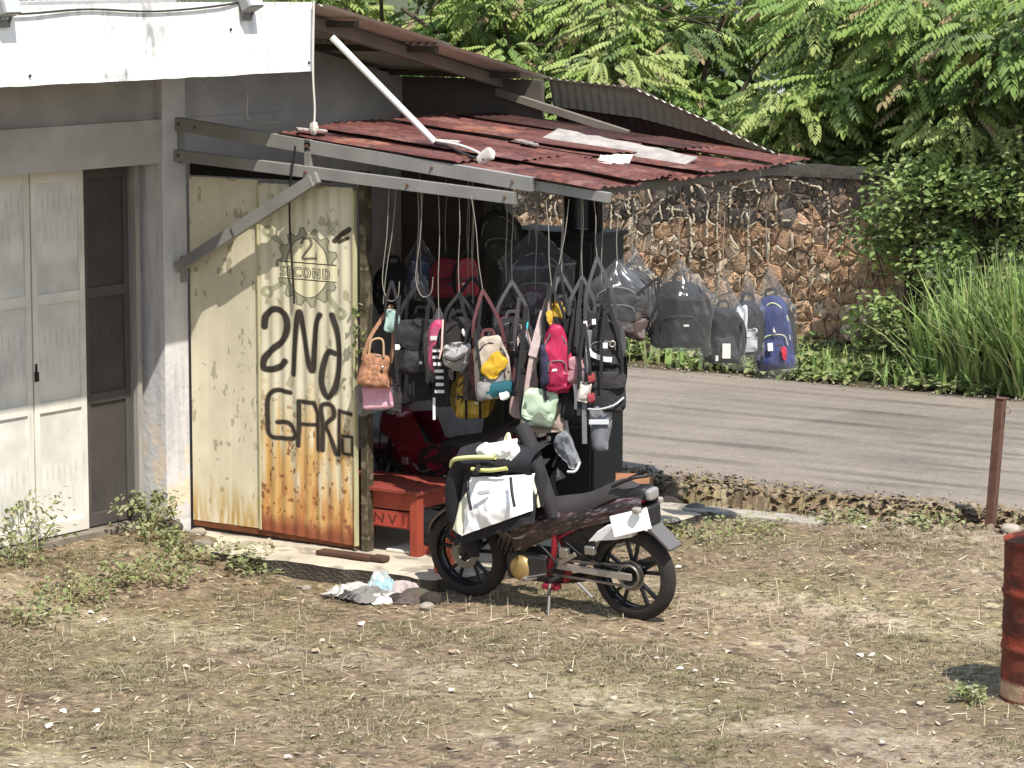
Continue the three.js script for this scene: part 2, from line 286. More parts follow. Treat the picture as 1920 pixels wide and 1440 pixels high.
  for (let i = 0; i < 6; i++) for (let k = 0; k < 2; k++) {
    const zc0 = -0.05 - k * 1.4, x1 = 1.31 - i * 0.74, wob = 0.03 * (R0() - 0.5);
    const g = grid(60, 4, (u, v) => { const x = x1 - u * 0.8, z = zc0 - v * 1.55; return [x, 3.93 + z * slope + 0.011 * Math.cos(u * 0.8 / 0.076 * 2 * Math.PI) + (k ? -0.012 : 0) + wob * v * u + i * 0.003, z]; }, [0.8, 1.55]);
    part(shop, 'roof_sheet', g, zincDull);
  }
  for (const [x, dy] of [[0.95, 0.06], [-0.2, 0.06]]) part(shop, 'rafter', bar([x, 3.86 - dy, -0.25], [x, 3.86 - 2.8 * slope - dy, -3.0], 0.06, 0.09), std(0x8d857a, 0.85, { map: grime2 }));
  for (const z of [-0.5, -1.5, -2.6]) part(shop, 'purlin', bx(-3, 1.25, 3.885 + z * slope - 0.035, 3.885 + z * slope + 0.015, z - 0.025, z + 0.025), std(0x4a433b, 0.9));
  // flood lamps on the fascia top and their cable
  for (const [z, tilt] of [[0.74, 0.5], [3.2, 0.3]]) {
    const l = thing('flood_lamp', z < 1 ? 'small grey flood lamp on the fascia near its far end' : 'small grey flood lamp at the top left edge of the fascia', 'lamp', [1.22, 3.93, z], 0, 'flood lamps on the white fascia');
    part(l, 'housing', T(bx(-0.06, 0.03, -0.05, 0.05, -0.08, 0.08, 0.012), [0.05, 0.02, 0], [0, 0, tilt]), std(0x8f8d8a, 0.5)); part(l, 'glass', T(bx(0.031, 0.038, -0.042, 0.042, -0.07, 0.07, 0), [0.05, 0.02, 0], [0, 0, tilt]), phys(0xb8bcc0, 0.12));
    part(l, 'bracket', M([bar([0, -0.08, -0.05], [0.04, 0.02, -0.05], 0.012, 0.02), bar([0, -0.08, 0.05], [0.04, 0.02, 0.05], 0.012, 0.02), bx(-0.015, 0.005, -0.11, -0.06, -0.06, 0.06)]), std(0x77756f, 0.5, { metalness: 0.4 }));
  }
  single('power_cable', tube([[1.215, 3.94, 4], [1.22, 3.905, 3.1], [1.215, 3.925, 2.4], [1.215, 3.9, 1.7], [1.215, 3.94, 0.9], [1.2, 3.96, 0.75]], 0.008, 40, 6), std(0x33302d, 0.6), 'dark cable looping along the top of the white fascia', 'cable');
}
// ---------- the stall ----------
function sprayStroke(ctx, pts, w, col, soft = 6) {
  ctx.lineCap = ctx.lineJoin = 'round'; ctx.strokeStyle = col;
  for (let k = soft; k >= 0; k--) { ctx.globalAlpha = k === 0 ? 0.95 : 0.1; ctx.lineWidth = w + k * 2.2; ctx.beginPath(); pts.forEach(([x, y], i) => (i ? ctx.lineTo(x, y) : ctx.moveTo(x, y))); ctx.stroke(); }
  ctx.globalAlpha = 1;
}
function curve(pts, n = 40) { const c = new THREE.CatmullRomCurve3(pts.map(([x, y]) => V(x, y, 0))); return c.getPoints(n).map((p) => [p.x, p.y]); }
function canvasTex(w, h, base, draw) {
  const cv = document.createElement('canvas'); cv.width = w; cv.height = h; const ctx = cv.getContext('2d'), id = ctx.getImageData(0, 0, w, h);
  for (let j = 0; j < h; j++) for (let i = 0; i < w; i++) { const c = base(i / w, j / h), k = (j * w + i) * 4; for (let q = 0; q < 3; q++) id.data[k + q] = clamp(c[q], 0, 255); id.data[k + 3] = 255; }
  ctx.putImageData(id, 0, 0); draw?.(ctx); const t = new THREE.CanvasTexture(cv); t.colorSpace = THREE.SRGBColorSpace; t.needsUpdate = true; return t;
}
const stall = thing('bag_stall', 'bag stall of painted metal sheets under a rusty red corrugated awning', 'stall');
{
  const creamMix = (u, v, b) => { const n = fbm(u * 5, v * 14, 4), s = fbm(u * 34, v * 2.5, 3), d = sstep(0.68, 0.76, fbm(u * 12 + 6, v * 30, 3)); return b.map((q) => q + 22 * (n - 0.5) + 10 * (s - 0.5) - 42 * d); };
  const t1 = canvasTex(256, 1024, (u, v) => {
    let c = creamMix(u, v, [216, 207, 180]); const r = sstep(0.86, 1.0, v + 0.06 * (fbm(u * 20, v * 8, 3) - 0.5)) * sstep(0.3, 0.65, fbm(u * 26, v * 9, 4)); return c.map((q, i) => mix(q, [176, 140, 78][i], r * 0.8));
  }, (ctx) => {
    ctx.strokeStyle = 'rgba(80,74,56,0.5)'; ctx.lineCap = 'round'; const r = rngOf(5);
    for (let i = 0; i < 22; i++) { ctx.lineWidth = rr(r, 1, 3.5); const x = rr(r, 20, 235), y = rr(r, 380, 960), a = rr(r, -1, 1); ctx.beginPath(); ctx.moveTo(x, y); ctx.lineTo(x + 14 * Math.cos(a * 2), y + rr(r, 3, 22)); ctx.stroke(); }
  });
  // u, v of the second sheet follow the photo: 180 x 660 units
  const W = 512, H = 1877, k = W / 180, S = (pts) => pts.map(([x, y]) => [(x - 487) * k, (y - 348) * k]);
  const t2 = canvasTex(W, H, (u, v) => {
    let c = creamMix(u, v, [214, 207, 180]);
    const col = fbm(u * 26, 3.3, 3), vv = v + 0.16 * (fbm(u * 30, v * 3, 4) - 0.5) + 0.18 * (col - 0.5), r = sstep(0.56, 0.82, vv) * sstep(0.22, 0.55, fbm(u * 22 + 3, v * 7, 4) + 0.3 * sstep(0.8, 1, v)), deep = sstep(0.78, 0.99, vv) * sstep(0.35, 0.6, fbm(u * 16, v * 22, 4)), spot = sstep(0.66, 0.74, fbm(u * 30, v * 60, 3)) * sstep(0.5, 0.75, v), dark = sstep(0.93, 0.985, v + 0.03 * (fbm(u * 14, 9, 2) - 0.5));
    const run = sstep(0.6, 0.72, fbm(u * 40, v * 1.5, 3)) * sstep(0.5, 0.65, v) * 0.25;
    c = c.map((q, i) => mix(q, [200, 154, 88][i], clamp(r * 0.85 + run))); c = c.map((q, i) => mix(q, [164, 104, 56][i], deep * 0.75)); c = c.map((q, i) => mix(q, [112, 66, 36][i], spot * 0.7)); return c.map((q, i) => mix(q, [124, 62, 38][i], dark * 0.85));
  }, (ctx) => {
    // gear emblem with four wrench ends
    const cx = (580 - 487) * k, cy = (500 - 348) * k; ctx.lineJoin = 'round';
    ctx.strokeStyle = 'rgba(150,150,122,0.95)'; ctx.fillStyle = 'rgba(172,170,140,0.9)'; ctx.lineWidth = 4;
    for (const [x, y] of [[506, 438], [504, 552], [642, 580]]) { ctx.strokeStyle = 'rgba(160,159,130,0.95)'; ctx.lineWidth = 30; ctx.beginPath(); ctx.moveTo(cx, cy); ctx.lineTo((x - 487) * k, (y - 348) * k); ctx.stroke(); ctx.beginPath(); ctx.arc((x - 487) * k, (y - 348) * k, 34, 0, 7); ctx.fillStyle = 'rgba(160,159,130,0.95)'; ctx.fill(); ctx.beginPath(); ctx.arc((x - 487) * k, (y - 348) * k, 13, 0, 7); ctx.fillStyle = 'rgb(219,212,178)'; ctx.fill(); }
    ctx.beginPath(); const n = 14; for (let i = 0; i < n * 4; i++) { const a = i / (n * 4) * 2 * Math.PI, rad = (i % 4 < 2 ? 168 : 140) * (1); const x = cx + rad * Math.cos(a), y = cy + rad * 1.25 * Math.sin(a); i ? ctx.lineTo(x, y) : ctx.moveTo(x, y); } ctx.closePath(); ctx.fillStyle = 'rgba(158,156,132,0.95)'; ctx.fill(); ctx.strokeStyle = 'rgba(112,110,90,0.95)'; ctx.lineWidth = 6; ctx.stroke();
    ctx.beginPath(); ctx.ellipse(cx, cy, 112, 160, 0, 0, 7); ctx.fillStyle = 'rgb(218,210,174)'; ctx.fill(); ctx.strokeStyle = 'rgba(96,94,76,0.95)'; ctx.lineWidth = 6; ctx.stroke();
    ctx.fillStyle = 'rgb(218,210,174)'; ctx.fillRect((525 - 487) * k, (492 - 348) * k, 112 * k, 33 * k);
    ctx.fillStyle = 'rgb(58,54,44)'; ctx.fillRect((526 - 487) * k, (491 - 348) * k, 108 * k, 6); ctx.fillRect((526 - 487) * k, (522 - 348) * k, 108 * k, 6);
    ctx.font = 'bold 84px sans-serif'; ctx.textBaseline = 'alphabetic'; ctx.lineWidth = 5; ctx.strokeStyle = 'rgb(56,52,43)'; ctx.save(); ctx.translate((527 - 487) * k, (519 - 348) * k); ctx.scale(0.83, 0.86); ctx.strokeText('SECOND', 0, 0); ctx.restore();
    sprayStroke(ctx, S(curve([[569, 455], [574, 447], [584, 446], [588, 454], [583, 466], [572, 480], [571, 484], [586, 483], [597, 482]])), 14, 'rgb(110,106,86)', 0);
    sprayStroke(ctx, S([[597, 485], [597, 472]]), 8, 'rgb(110,106,86)', 0);
    // dark smear of tar
    sprayStroke(ctx, S([[632, 447], [645, 435], [659, 424]]), 26, 'rgb(60,52,36)', 2); sprayStroke(ctx, S([[640, 449], [656, 440]]), 18, 'rgb(74,64,44)', 2);
    // black spray paint
    const ink = 'rgb(46,40,34)';
    sprayStroke(ctx, S(curve([[497, 618], [500, 598], [517, 583], [535, 590], [541, 612], [533, 640], [512, 660], [496, 680], [495, 697], [510, 698], [528, 690], [536, 680]])), 30, ink);
    sprayStroke(ctx, S(curve([[552, 702], [555, 650], [560, 600], [564, 584], [572, 620], [582, 680], [588, 692], [592, 650], [597, 600], [603, 586]])), 26, ink);
    sprayStroke(ctx, S(curve([[626, 584], [636, 620], [638, 680], [628, 725], [616, 738], [606, 715], [609, 680], [620, 652], [632, 655]])), 26, ink);
    sprayStroke(ctx, S(curve([[545, 738], [520, 736], [504, 748], [501, 790], [505, 824], [530, 826], [553, 822], [551, 806], [540, 795], [521, 797]])), 21, ink);
    sprayStroke(ctx, S([[560, 836], [562, 790], [562, 752], [590, 752], [598, 772], [598, 838]]), 20, ink); sprayStroke(ctx, S([[562, 795], [598, 792]]), 16, ink);
    sprayStroke(ctx, S(curve([[606, 838], [607, 790], [606, 754], [624, 752], [628, 772], [612, 790], [622, 812], [632, 842]])), 20, ink);
    sprayStroke(ctx, S([[637, 842], [637, 800], [638, 760], [660, 764]]), 17, ink); sprayStroke(ctx, S([[644, 812], [645, 838], [662, 840], [662, 806], [644, 806]]), 13, ink);
  });
  const p1 = part(stall, 'wall_panel', grid(4, 6, (u, v) => [mix(0.02, 0.697, u), mix(-0.015, 2.62, v), 0.004 * Math.sin(u * 9)]), std(0xffffff, 0.72, { map: t1, bumpMap: relief, bumpScale: 0.002 })); p1.userData.label = 'plain cream metal sheet next to the column';
  const p2 = part(stall, 'wall_panel', grid(120, 20, (u, v) => [mix(0.703, 1.6, u), mix(-0.02 - 0.03 * u, 2.6, v), 0.012 + 0.005 * Math.sin(u * 0.9 / 0.11 * 2 * Math.PI)]), std(0xffffff, 0.7, { map: t2, bumpMap: relief, bumpScale: 0.002 })); p2.userData.label = 'rusting cream metal sheet with a gear emblem and black spray paint';
  const edgeM = std(0xcfc89c, 0.65, { map: grime2 }), rustEdge = std(0x7a4526, 0.9, { map: speck });
  part(stall, 'panel_edge', bar([1.606, -0.05, 0.006], [1.606, 2.58, 0.006], 0.018, 0.04), edgeM);
  part(stall, 'panel_edge', bar([0.7, -0.02, 0.016], [0.7, 2.6, 0.016], 0.016, 0.012), edgeM);
  part(stall, 'bottom_rail', bar([0.02, -0.035, -0.02], [1.6, -0.05, -0.02], 0.035, 0.05), rustEdge);
  const rottenTex = tex(128, 512, (u, v) => { const n = fbm(u * 5, v * 20, 5), w = sstep(0.55, 0.7, fbm(u * 7 + 4, v * 26, 4)); return [74, 66, 48].map((q, i) => mix(q + 60 * (n - 0.5), [150, 140, 118][i], w * 0.5)); }); rottenTex.repeat.set(2, 0.5);
  const rotten = std(0xffffff, 0.95, { map: rottenTex, bumpMap: relief2, bumpScale: 0.01 });
  part(stall, 'header_board', bx(0.02, 1.72, 2.63, 2.72, -0.05, -0.01, 0.004), std(0x4d3f30, 0.95, { map: rottenTex }));
  part(stall, 'post', bx(1.625, 1.69, -0.09, 2.7, -0.1, -0.02, 0.01), rotten);
  part(stall, 'post', bx(0.93, 1.13, -0.09, 2.95, -2.7, -2.56, 0.01), std(0x77766a, 0.85, { map: grime2 }));
  const darkWood = std(0x2e2622, 0.9, { map: grime2 });
  for (const [x, z, t] of [[1.88, -2.4, 3.0], [2.12, -2.4, 2.97]]) part(stall, 'post', bx(x - 0.045, x + 0.045, 2.146, t - 0.12, z - 0.04, z + 0.04, 0.006), darkWood);
  part(stall, 'back_wall', bx(-0.1, 1.36, 2.4, 3.28, -2.8, -2.76, 0), std(0x5f5851, 0.95, { map: grime })); part(stall, 'back_wall', bx(-0.1, 1.0, -0.09, 2.4, -2.8, -2.76, 0), std(0x5f5851, 0.95, { map: grime }));
  part(stall, 'back_board', bx(1.94, 2.06, 2.15, 2.62, -2.42, -2.4), std(0x9a9ca4, 0.8, { map: grime2 }));
  // steel beams along the front, standing off the sheets
  part(stall, 'beam', bar([0.0, 3.02, 0.1], [3.25, 2.70, 0.1], 0.06, 0.1), steelGrey);
  part(stall, 'beam', bar([0.0, 2.785, 0.12], [3.12, 2.6, 0.12], 0.06, 0.085), steelGrey);
  part(stall, 'beam', bar([3.15, 2.7, 0.04], [3.85, 2.63, 0.04], 0.05, 0.07), steelGrey);
  part(stall, 'beam', bar([3.62, 2.66, 0.05], [3.62, 2.66, -2.75], 0.06, 0.06), std(0x7a766e, 0.8, { map: grime2 }));
  part(stall, 'upright', bar([1.27, 2.66, 0.1], [1.27, 2.95, 0.1], 0.06, 0.06), steelGrey);
  for (const [x, y, z] of [[0.04, 3.02, 0.135], [0.2, 3.0, 0.135], [1.27, 2.9, 0.135], [0.05, 2.785, 0.155], [1.27, 2.71, 0.155], [2.2, 2.655, 0.155], [3.05, 2.605, 0.155], [2.4, 2.785, 0.135], [3.1, 2.715, 0.135]]) part(stall, 'bolt', T(new THREE.CylinderGeometry(0.012, 0.012, 0.014, 6).toNonIndexed(), [x, y, z], [Math.PI / 2, 0, 0]), std(0x6b4a38, 0.8));
  const brace = part(stall, 'brace', bar([0.03, 1.94, 0.15], [1.39, 2.68, 0.15], 0.055, 0.085), steelGrey);
  part(brace, 'splice_plate', bar([0.6, 2.245, 0.18], [1.35, 2.655, 0.18], 0.02, 0.09), std(0x98958f, 0.6, { map: grime2 }));
  for (const x of [1.3, 1.9, 2.5, 3.1]) part(stall, 'rafter', bx(x - 0.025, x + 0.025, 2.93 - (x - 1.06) * 0.1 - 0.075, 2.93 - (x - 1.06) * 0.1 - 0.02, -2.75, 0.05), std(0x7b7266, 0.9, { map: grime2 }));
  // awning: lapped, rust-red corrugated sheets, ridges running down the fall
  const rust = [0, 1, 2].map((s) => tex(512, 512, (u, v) => {
    const n = fbm(u * 5 + s * 3.7, v * 8 + s, 5), f = fbm(u * 40, v * 60 + s * 9, 3), pale = sstep(0.54, 0.72, fbm(u * 4 + s * 11, v * 7 + 5, 4)), or = sstep(0.66, 0.76, fbm(u * 3 + s * 5 + 9, v * 9, 3)), dk = sstep(0.55, 0.75, fbm(u * 7 + s * 2, v * 26 + 13, 3));
    let c = [96, 54, 47]; const mx = (b, t) => { c = c.map((q, i) => mix(q, b[i], t)); };
    mx([136, 98, 90], pale * 0.55); mx([158, 96, 62], or * 0.5); mx([70, 46, 42], dk * 0.65); return c.map((q) => q + 44 * (n - 0.5) + 26 * (f - 0.5));
  }));
  const rustM = rust.map((t) => std(0xffffff, 0.9, { map: t, bumpMap: relief2, bumpScale: 0.004 }));
  const zincTop = std(0x9b8c80, 0.8, { map: rust[0] });
  const fall = 0.098, surf = (x) => 2.965 - (x - 1.06) * fall;
  for (let row = 0; row < 2; row++) for (let i = 0; i < 6; i++) {
    const x0 = [2.3, 0.98][row] + rr(R0, -0.25, 0.2), len = [3.78, 2.75][row] - x0 + (row ? rr(R0, -0.3, 0.3) : 0) + (row === 0 ? rr(R0, -0.05, 0.03) : 0), z1 = 0.12 - i * 0.465 + rr(R0, -0.05, 0.04), w = 0.6, tw = rr(R0, -0.06, 0.06), lift = row * 0.009 + (i % 2) * 0.02 + rr(R0, 0, 0.016), bend = rr(R0, -0.03, 0.06);
    const droop = i === 0 ? rr(R0, 0.0, 0.03) : 0;
    const g = grid(90, 6, (u, v) => { const x = x0 + v * (len + 0.05 * (fbm(u * 4 + i, row * 3, 2) - 0.5)), z = z1 - u * w + tw * v; return [x, surf(x) + lift + (0.007 + 0.003 * Math.sin(z * 5)) * Math.cos(u * w / 0.1 * 2 * Math.PI) - 0.018 * sstep(0.7, 1, v) * (row === 0 ? fbm(z * 7, row + i, 2) : 0) + bend * (v - 0.5) * (v - 0.2) + 0.012 * (fbm(x * 3, z * 3, 2) - 0.5) - droop * sstep(0.2, 0, u), z]; }, [0.68, 1.0]);
    part(stall, 'roof_sheet', g, row === 1 && i > 4 ? zincTop : rustM[(i * 2 + row) % 3]);
  }
  // sheets behind the awning, rising to the back, seen from underneath
  const near = [[1.33, 3.3], [2.17, 3.244], [2.9, 2.98], [3.66, 2.7]];
  const infill = [std(0x8a8373, 0.85, { map: grime2 }), std(0x6f5f50, 0.9, { map: rust[1] })], topSheet = std(0xcfcabd, 0.75, { map: grime2 });
  for (let i = 0; i < 3; i++) {
    const [xa, ya] = near[i], [xb, yb] = near[i + 1], low = (x) => Math.min(surf(x) - 0.02, 2.95), wave = (x) => 0.008 * Math.cos(x / 0.076 * 2 * Math.PI);
    // roof sheet falling away behind, and two lapped bands of sheeting that close the gap down to the awning
    part(stall, 'back_sheet', grid(96, 3, (u, v) => { const x = mix(xa, xb + 0.04, u), l = i === 2 ? 1 - 0.95 * u : 1; return [x, mix(ya, yb, u) + wave(x) - v * 0.26 * l - i * 0.003, -2.84 - v * 0.8 * l]; }), topSheet);
    for (const [v0, v1, dz, m] of [[0.015, 0.6, -2.9, 0], [0.52, 1, -2.93, 1]]) part(stall, 'infill_sheet', grid(96, 3, (u, v) => { const x = mix(xa, xb + 0.02, u), t = mix(v0, v1, v), top = mix(ya, yb, u) - 0.012; return [x, mix(top, Math.min(low(x), top - 0.01), t), dz + wave(x) - 0.1 * t]; }), infill[m]);
  }
  part(stall, 'back_rafter', bar([0.95, 3.18, -2.72], [2.2, 2.88, -2.74], 0.05, 0.06), std(0x857c70, 0.9, { map: grime2 }));
  
}
// things lying on or leaning at the awning
{
  const pole = thing('white_pole', 'long white pole leaning from the roof edge onto the rusty awning', 'pole');
  part(pole, 'pole', rod([1.42, 3.69, 0.02], [2.05, 2.93, -0.38], 0.024, 0.024, 12), std(0xe6e4df, 0.35));
  part(pole, 'tie_wire', tube([[2.05, 2.92, -0.38], [2.2, 2.91, -0.33], [2.45, 2.865, -0.2], [2.62, 2.85, -0.1], [2.72, 2.845, -0.06]], 0.011, 20, 6), std(0x2f2a27, 0.7));
  part(pole, 'end_rod', M([tube([[2.03, 2.945, -0.37], [2.25, 2.92, -0.37], [2.5, 2.885, -0.26], [2.66, 2.86, -0.14]], 0.012, 16, 6), T(pillow(0.17, 0.05, 0.09, { seed: 3 }), [2.72, 2.865, -0.08], [1.57, 0.5, 0])]), std(0xd2cabf, 0.6));
  const s = (x) => 2.965 - (x - 1.06) * 0.098;
  const boards = (x, z, w, l, yaw, lab, c) => { const t = thing('cement_board', lab, 'board', [x, s(x) + 0.045, z], yaw); const sh = new THREE.Shape(); const r = rngOf(31 + x * 10 | 0), n = 14; for (let i = 0; i <= n; i++) sh[i ? 'lineTo' : 'moveTo'](-l / 2 + l * i / n, w / 2 + rr(r, -0.018, 0.012)); for (let i = n; i >= 0; i--) sh.lineTo(-l / 2 + l * i / n, -w / 2 + rr(r, -0.018, 0.018)); part(t, 'sheet', T(uvm(new THREE.ExtrudeGeometry(sh, { depth: 0.012, bevelEnabled: false })), [0, 0, 0], [-Math.PI / 2, -0.02, 0]), std(c, 0.9, { map: speck })); return t; };
  boards(2.78, -1.72, 0.2, 1.35, -0.13, 'long grey cement strip lying on the rusty awning', 0xb8aea6).rotation.set(0.33, -0.13, -0.1);
  boards(3.18, -1.05, 0.2, 0.24, 0.4, 'small white oval scrap lying low on the rusty awning', 0xf0e6da).rotation.set(0.3, 0.4, -0.097);
  boards(2.0, -0.62, 0.1, 0.17, 0.6, 'small white scrap beside the white pole on the awning', 0xeae2d8).rotation.z = -0.097;
  boards(2.3, -1.2, 0.07, 0.3, -0.5, 'thin grey scrap in the middle of the rusty awning', 0xa89a90).rotation.z = -0.097;
  boards(1.16, -0.06, 0.14, 0.22, 0.8, 'whitish scrap on the near tip of the awning', 0xd8cdc2).rotation.z = -0.097;
  const end = thing('hanging_wire', 'pale wire hanging from the fascia end to the awning tip', 'wire'); part(end, 'wire', tube([[1.24, 3.95, 0.0], [1.235, 3.4, 0.01], [1.24, 3.15, 0.0], [1.235, 2.99, 0.01]], 0.009, 24, 6), std(0xc9c5bc, 0.6)); part(end, 'knot', T(pillow(0.05, 0.1, 0.05), [1.235, 3.02, 0.01]), std(0xcfcabf, 0.7));
  single('hanging_wire', M([tube([[0.62, 3.26, 0.02], [0.62, 3.12, 0.03], [0.64, 3.06, 0.03], [0.8, 3.05, 0.03], [0.92, 3.06, 0.02]], 0.007, 20, 5)]), std(0xb3ada4, 0.6), 'short bent wire end dangling under the fascia beside the column', 'wire');
  single('hanging_wire', tube([[1.2, 2.9, 0.18], [1.14, 2.6, 0.17], [1.06, 2.3, 0.08], [1.05, 1.95, 0.04], [1.06, 1.72, 0.035]], 0.008, 26, 6), std(0x1d1b19, 0.6), 'thin black cable hanging down across the gear emblem', 'wire');
}

// ---------- bags for sale ----------
const film = phys(0xf6f7f8, 0.13, { transmission: 0.965, thickness: 0, ior: 1.45, specularIntensity: 1 });
const cordM = std(0x8f897f, 0.8), cordDark = std(0x3a3632, 0.8);
const BAGGROUP = 'bags hung for sale at the stall';
let bagSeed = 1;
const blackCloth = cloth(0x211f20), charcoal = cloth(0x38363a), brownDark = cloth(0x3b2f2a), whiteTrim = std(0xe9e5e0, 0.6), metalTrim = std(0xcfcac0, 0.3, { metalness: 0.8 }), webbing = cloth(0x2a2829), greyWeb = cloth(0x5a575a);
const zipM = [std(0x3f3d40, 0.5), std(0x333133, 0.5), std(0x6f6b68, 0.5)];
function bagBase(name, label, x, z, yb, yaw = 0.61) { bagSeed++; return thing(name, label, name.includes('back') ? 'backpack' : name.includes('tote') ? 'tote bag' : name.includes('pouch') ? 'pouch' : 'handbag', [x, yb, z], yaw, BAGGROUP); }
function cordUp(g, y0, y1, m = cordM, dx = 0) { part(g, 'hanging_cord', tube([[dx, y1, 0], [dx + 0.006, mix(y1, y0, 0.35), 0], [dx - 0.005, mix(y1, y0, 0.7), 0], [0, y0, 0]], 0.0034, 14, 5), m); }
function loopStraps(g, w, yTop, yHang, m, sw = 0.022, z = 0.02, skew = 0) {
  for (const s of [-1, 1]) part(g, 'strap', ribbon([[s * w * 0.42, yTop - 0.05, z], [s * w * 0.36 + skew * 0.3, mix(yTop, yHang, 0.3), z + 0.015], [s * w * 0.16 + skew * 0.7, mix(yTop, yHang, 0.72), z], [skew, yHang, 0]], sw, 0.005), m);
}
function wrapper(g, w, h, d, yTop, flare = 1.1, tail = 0.05) {           // clear plastic cover gathered at the top
  const r = rngOf(900 + bagSeed), ph = [r() * 6, r() * 6, r() * 6];
  const geo = grid(64, 30, (u, v) => {
    const a = u * 2 * Math.PI, y = mix(yTop, -tail, v), k = v < 0.4 ? Math.pow(v / 0.4, 1.1) : 1 + 0.04 * Math.sin(v * 9 + ph[0]), cs = Math.cos(a), sn = Math.sin(a);
    const rg = 1 - 4 * Math.abs(fbm(cs * 3 + ph[0] + v * 1.5, sn * 3 + v * 4 + ph[1], 3) - 0.5), cr = 0.94 + 0.1 * rg * (0.5 + k * 0.5) + 0.12 * Math.sin(a * 5 + ph[1]) * (1 - v) + 0.05 * (fbm(cs * 9 + ph[2], sn * 9 + v * 12, 2) - 0.5);
    return [(0.01 + w / 2 * flare * k * cr) * cs, y + 0.02 * rg * v + 0.03 * Math.sin(a * 2 + ph[2]) * v, (0.01 + d / 2 * flare * 1.1 * k * cr) * sn];
  });
  part(g, 'plastic_cover', geo, film);
}
function backpack(label, o) {
  const { x, z, yt, yb, w, d = w * 0.5, yaw, mat = blackCloth, pocket = mat, trim = zipM[bagSeed % 3], hang, cord, strap = webbing } = o, h = yt - yb, g = bagBase('backpack', label, x, z, yb, yaw);
  const body = part(g, 'body', T(pillow(w, h, d * 0.9, { e: 0.28, top: 0.7, ed: 0.42, wr: 0.03, seed: bagSeed, taper: -0.06 }), [0, h / 2, 0]), mat);
  const pk = part(g, 'front_pocket', T(pillow(w * 0.74, h * 0.44, d * 0.42, { e: 0.28, top: 0.5, ed: 0.4, wr: 0.025, seed: bagSeed + 3 }), [0, h * 0.28, d * 0.42]), pocket);
  if (trim) {
    part(body, 'zip', tube([[-w * 0.43, h * 0.4, d * 0.3], [-w * 0.36, h * 0.75, d * 0.34], [0, h * 0.91, d * 0.33], [w * 0.36, h * 0.75, d * 0.34], [w * 0.43, h * 0.4, d * 0.3]], 0.006, 24, 5), trim);
    part(pk, 'zip', tube([[-w * 0.34, h * 0.34, d * 0.6], [-w * 0.26, h * 0.47, d * 0.62], [w * 0.26, h * 0.47, d * 0.62], [w * 0.34, h * 0.34, d * 0.6]], 0.005, 20, 5), trim);
  }
  part(pk, 'logo_patch', T(bx(-0.02, 0.02, -0.008, 0.008, 0, 0.004, 0.001), [w * 0.12 * (bagSeed % 3 - 1), h * 0.36, d * 0.62]), bagSeed % 2 ? whiteTrim : zipM[0]);
  for (const s of [-1, 1]) part(g, 'side_webbing', ribbon([[s * w * 0.47, h * 0.62, d * 0.18], [s * w * 0.5, h * 0.55, d * 0.02], [s * w * 0.48, h * 0.42, -d * 0.1]], 0.02, 0.004, [1, 0, 0.3], 8), strap);
  part(g, 'handle', ribbon([[-0.045, h * 0.96, 0], [-0.03, h + 0.04, 0], [0.03, h + 0.04, 0], [0.045, h * 0.96, 0]], 0.022, 0.006), strap);
  for (const s of [-1, 1]) part(g, 'strap', ribbon([[s * w * 0.2, h * 0.95, -d * 0.3], [s * w * 0.52, h * 0.7, -d * 0.3], [s * w * 0.56, h * 0.3, -d * 0.2], [s * w * 0.4, h * 0.05, -d * 0.2]], 0.035, 0.01), strap);
  if (hang && hang > yt) loopStraps(g, w, h, hang - yb, strap, 0.024);
  if (cord) cordUp(g, (hang ?? yt + 0.03) - yb, cord - yb);
  return g;
}
function sling(label, o) {
  const { x, z, yt, yb, w, d = w * 0.34, yaw, mat = blackCloth, flap = mat, strap = webbing, hang, cord, taper = 0.05, sw = 0.022, name = 'shoulder_bag', flapH = 0.6, skew = 0 } = o, h = yt - yb, g = bagBase(name, label, x, z, yb, yaw);
  part(g, 'body', T(pillow(w, h, d, { e: 0.3, ed: 0.42, wr: 0.03, seed: bagSeed, taper: -taper, sag: 1 }), [0, h / 2, 0]), mat);
  if (flapH) part(g, 'flap', T(pillow(w * 0.97, h * flapH, d * 0.35, { e: 0.45, ed: 0.6, seed: bagSeed + 5 }), [0, h * (1 - flapH / 2) + 0.01, d * 0.42]), flap);
  part(g, 'zip', tube([[-w * 0.42, h * 0.93, d * 0.2], [0, h * 0.97, d * 0.24], [w * 0.42, h * 0.93, d * 0.2]], 0.005, 12, 5), zipM[bagSeed % 3]);
  loopStraps(g, w, h, hang - yb, strap, sw, 0.01, skew);
  if (cord) cordUp(g, hang - yb, cord - yb);
  return g;
}
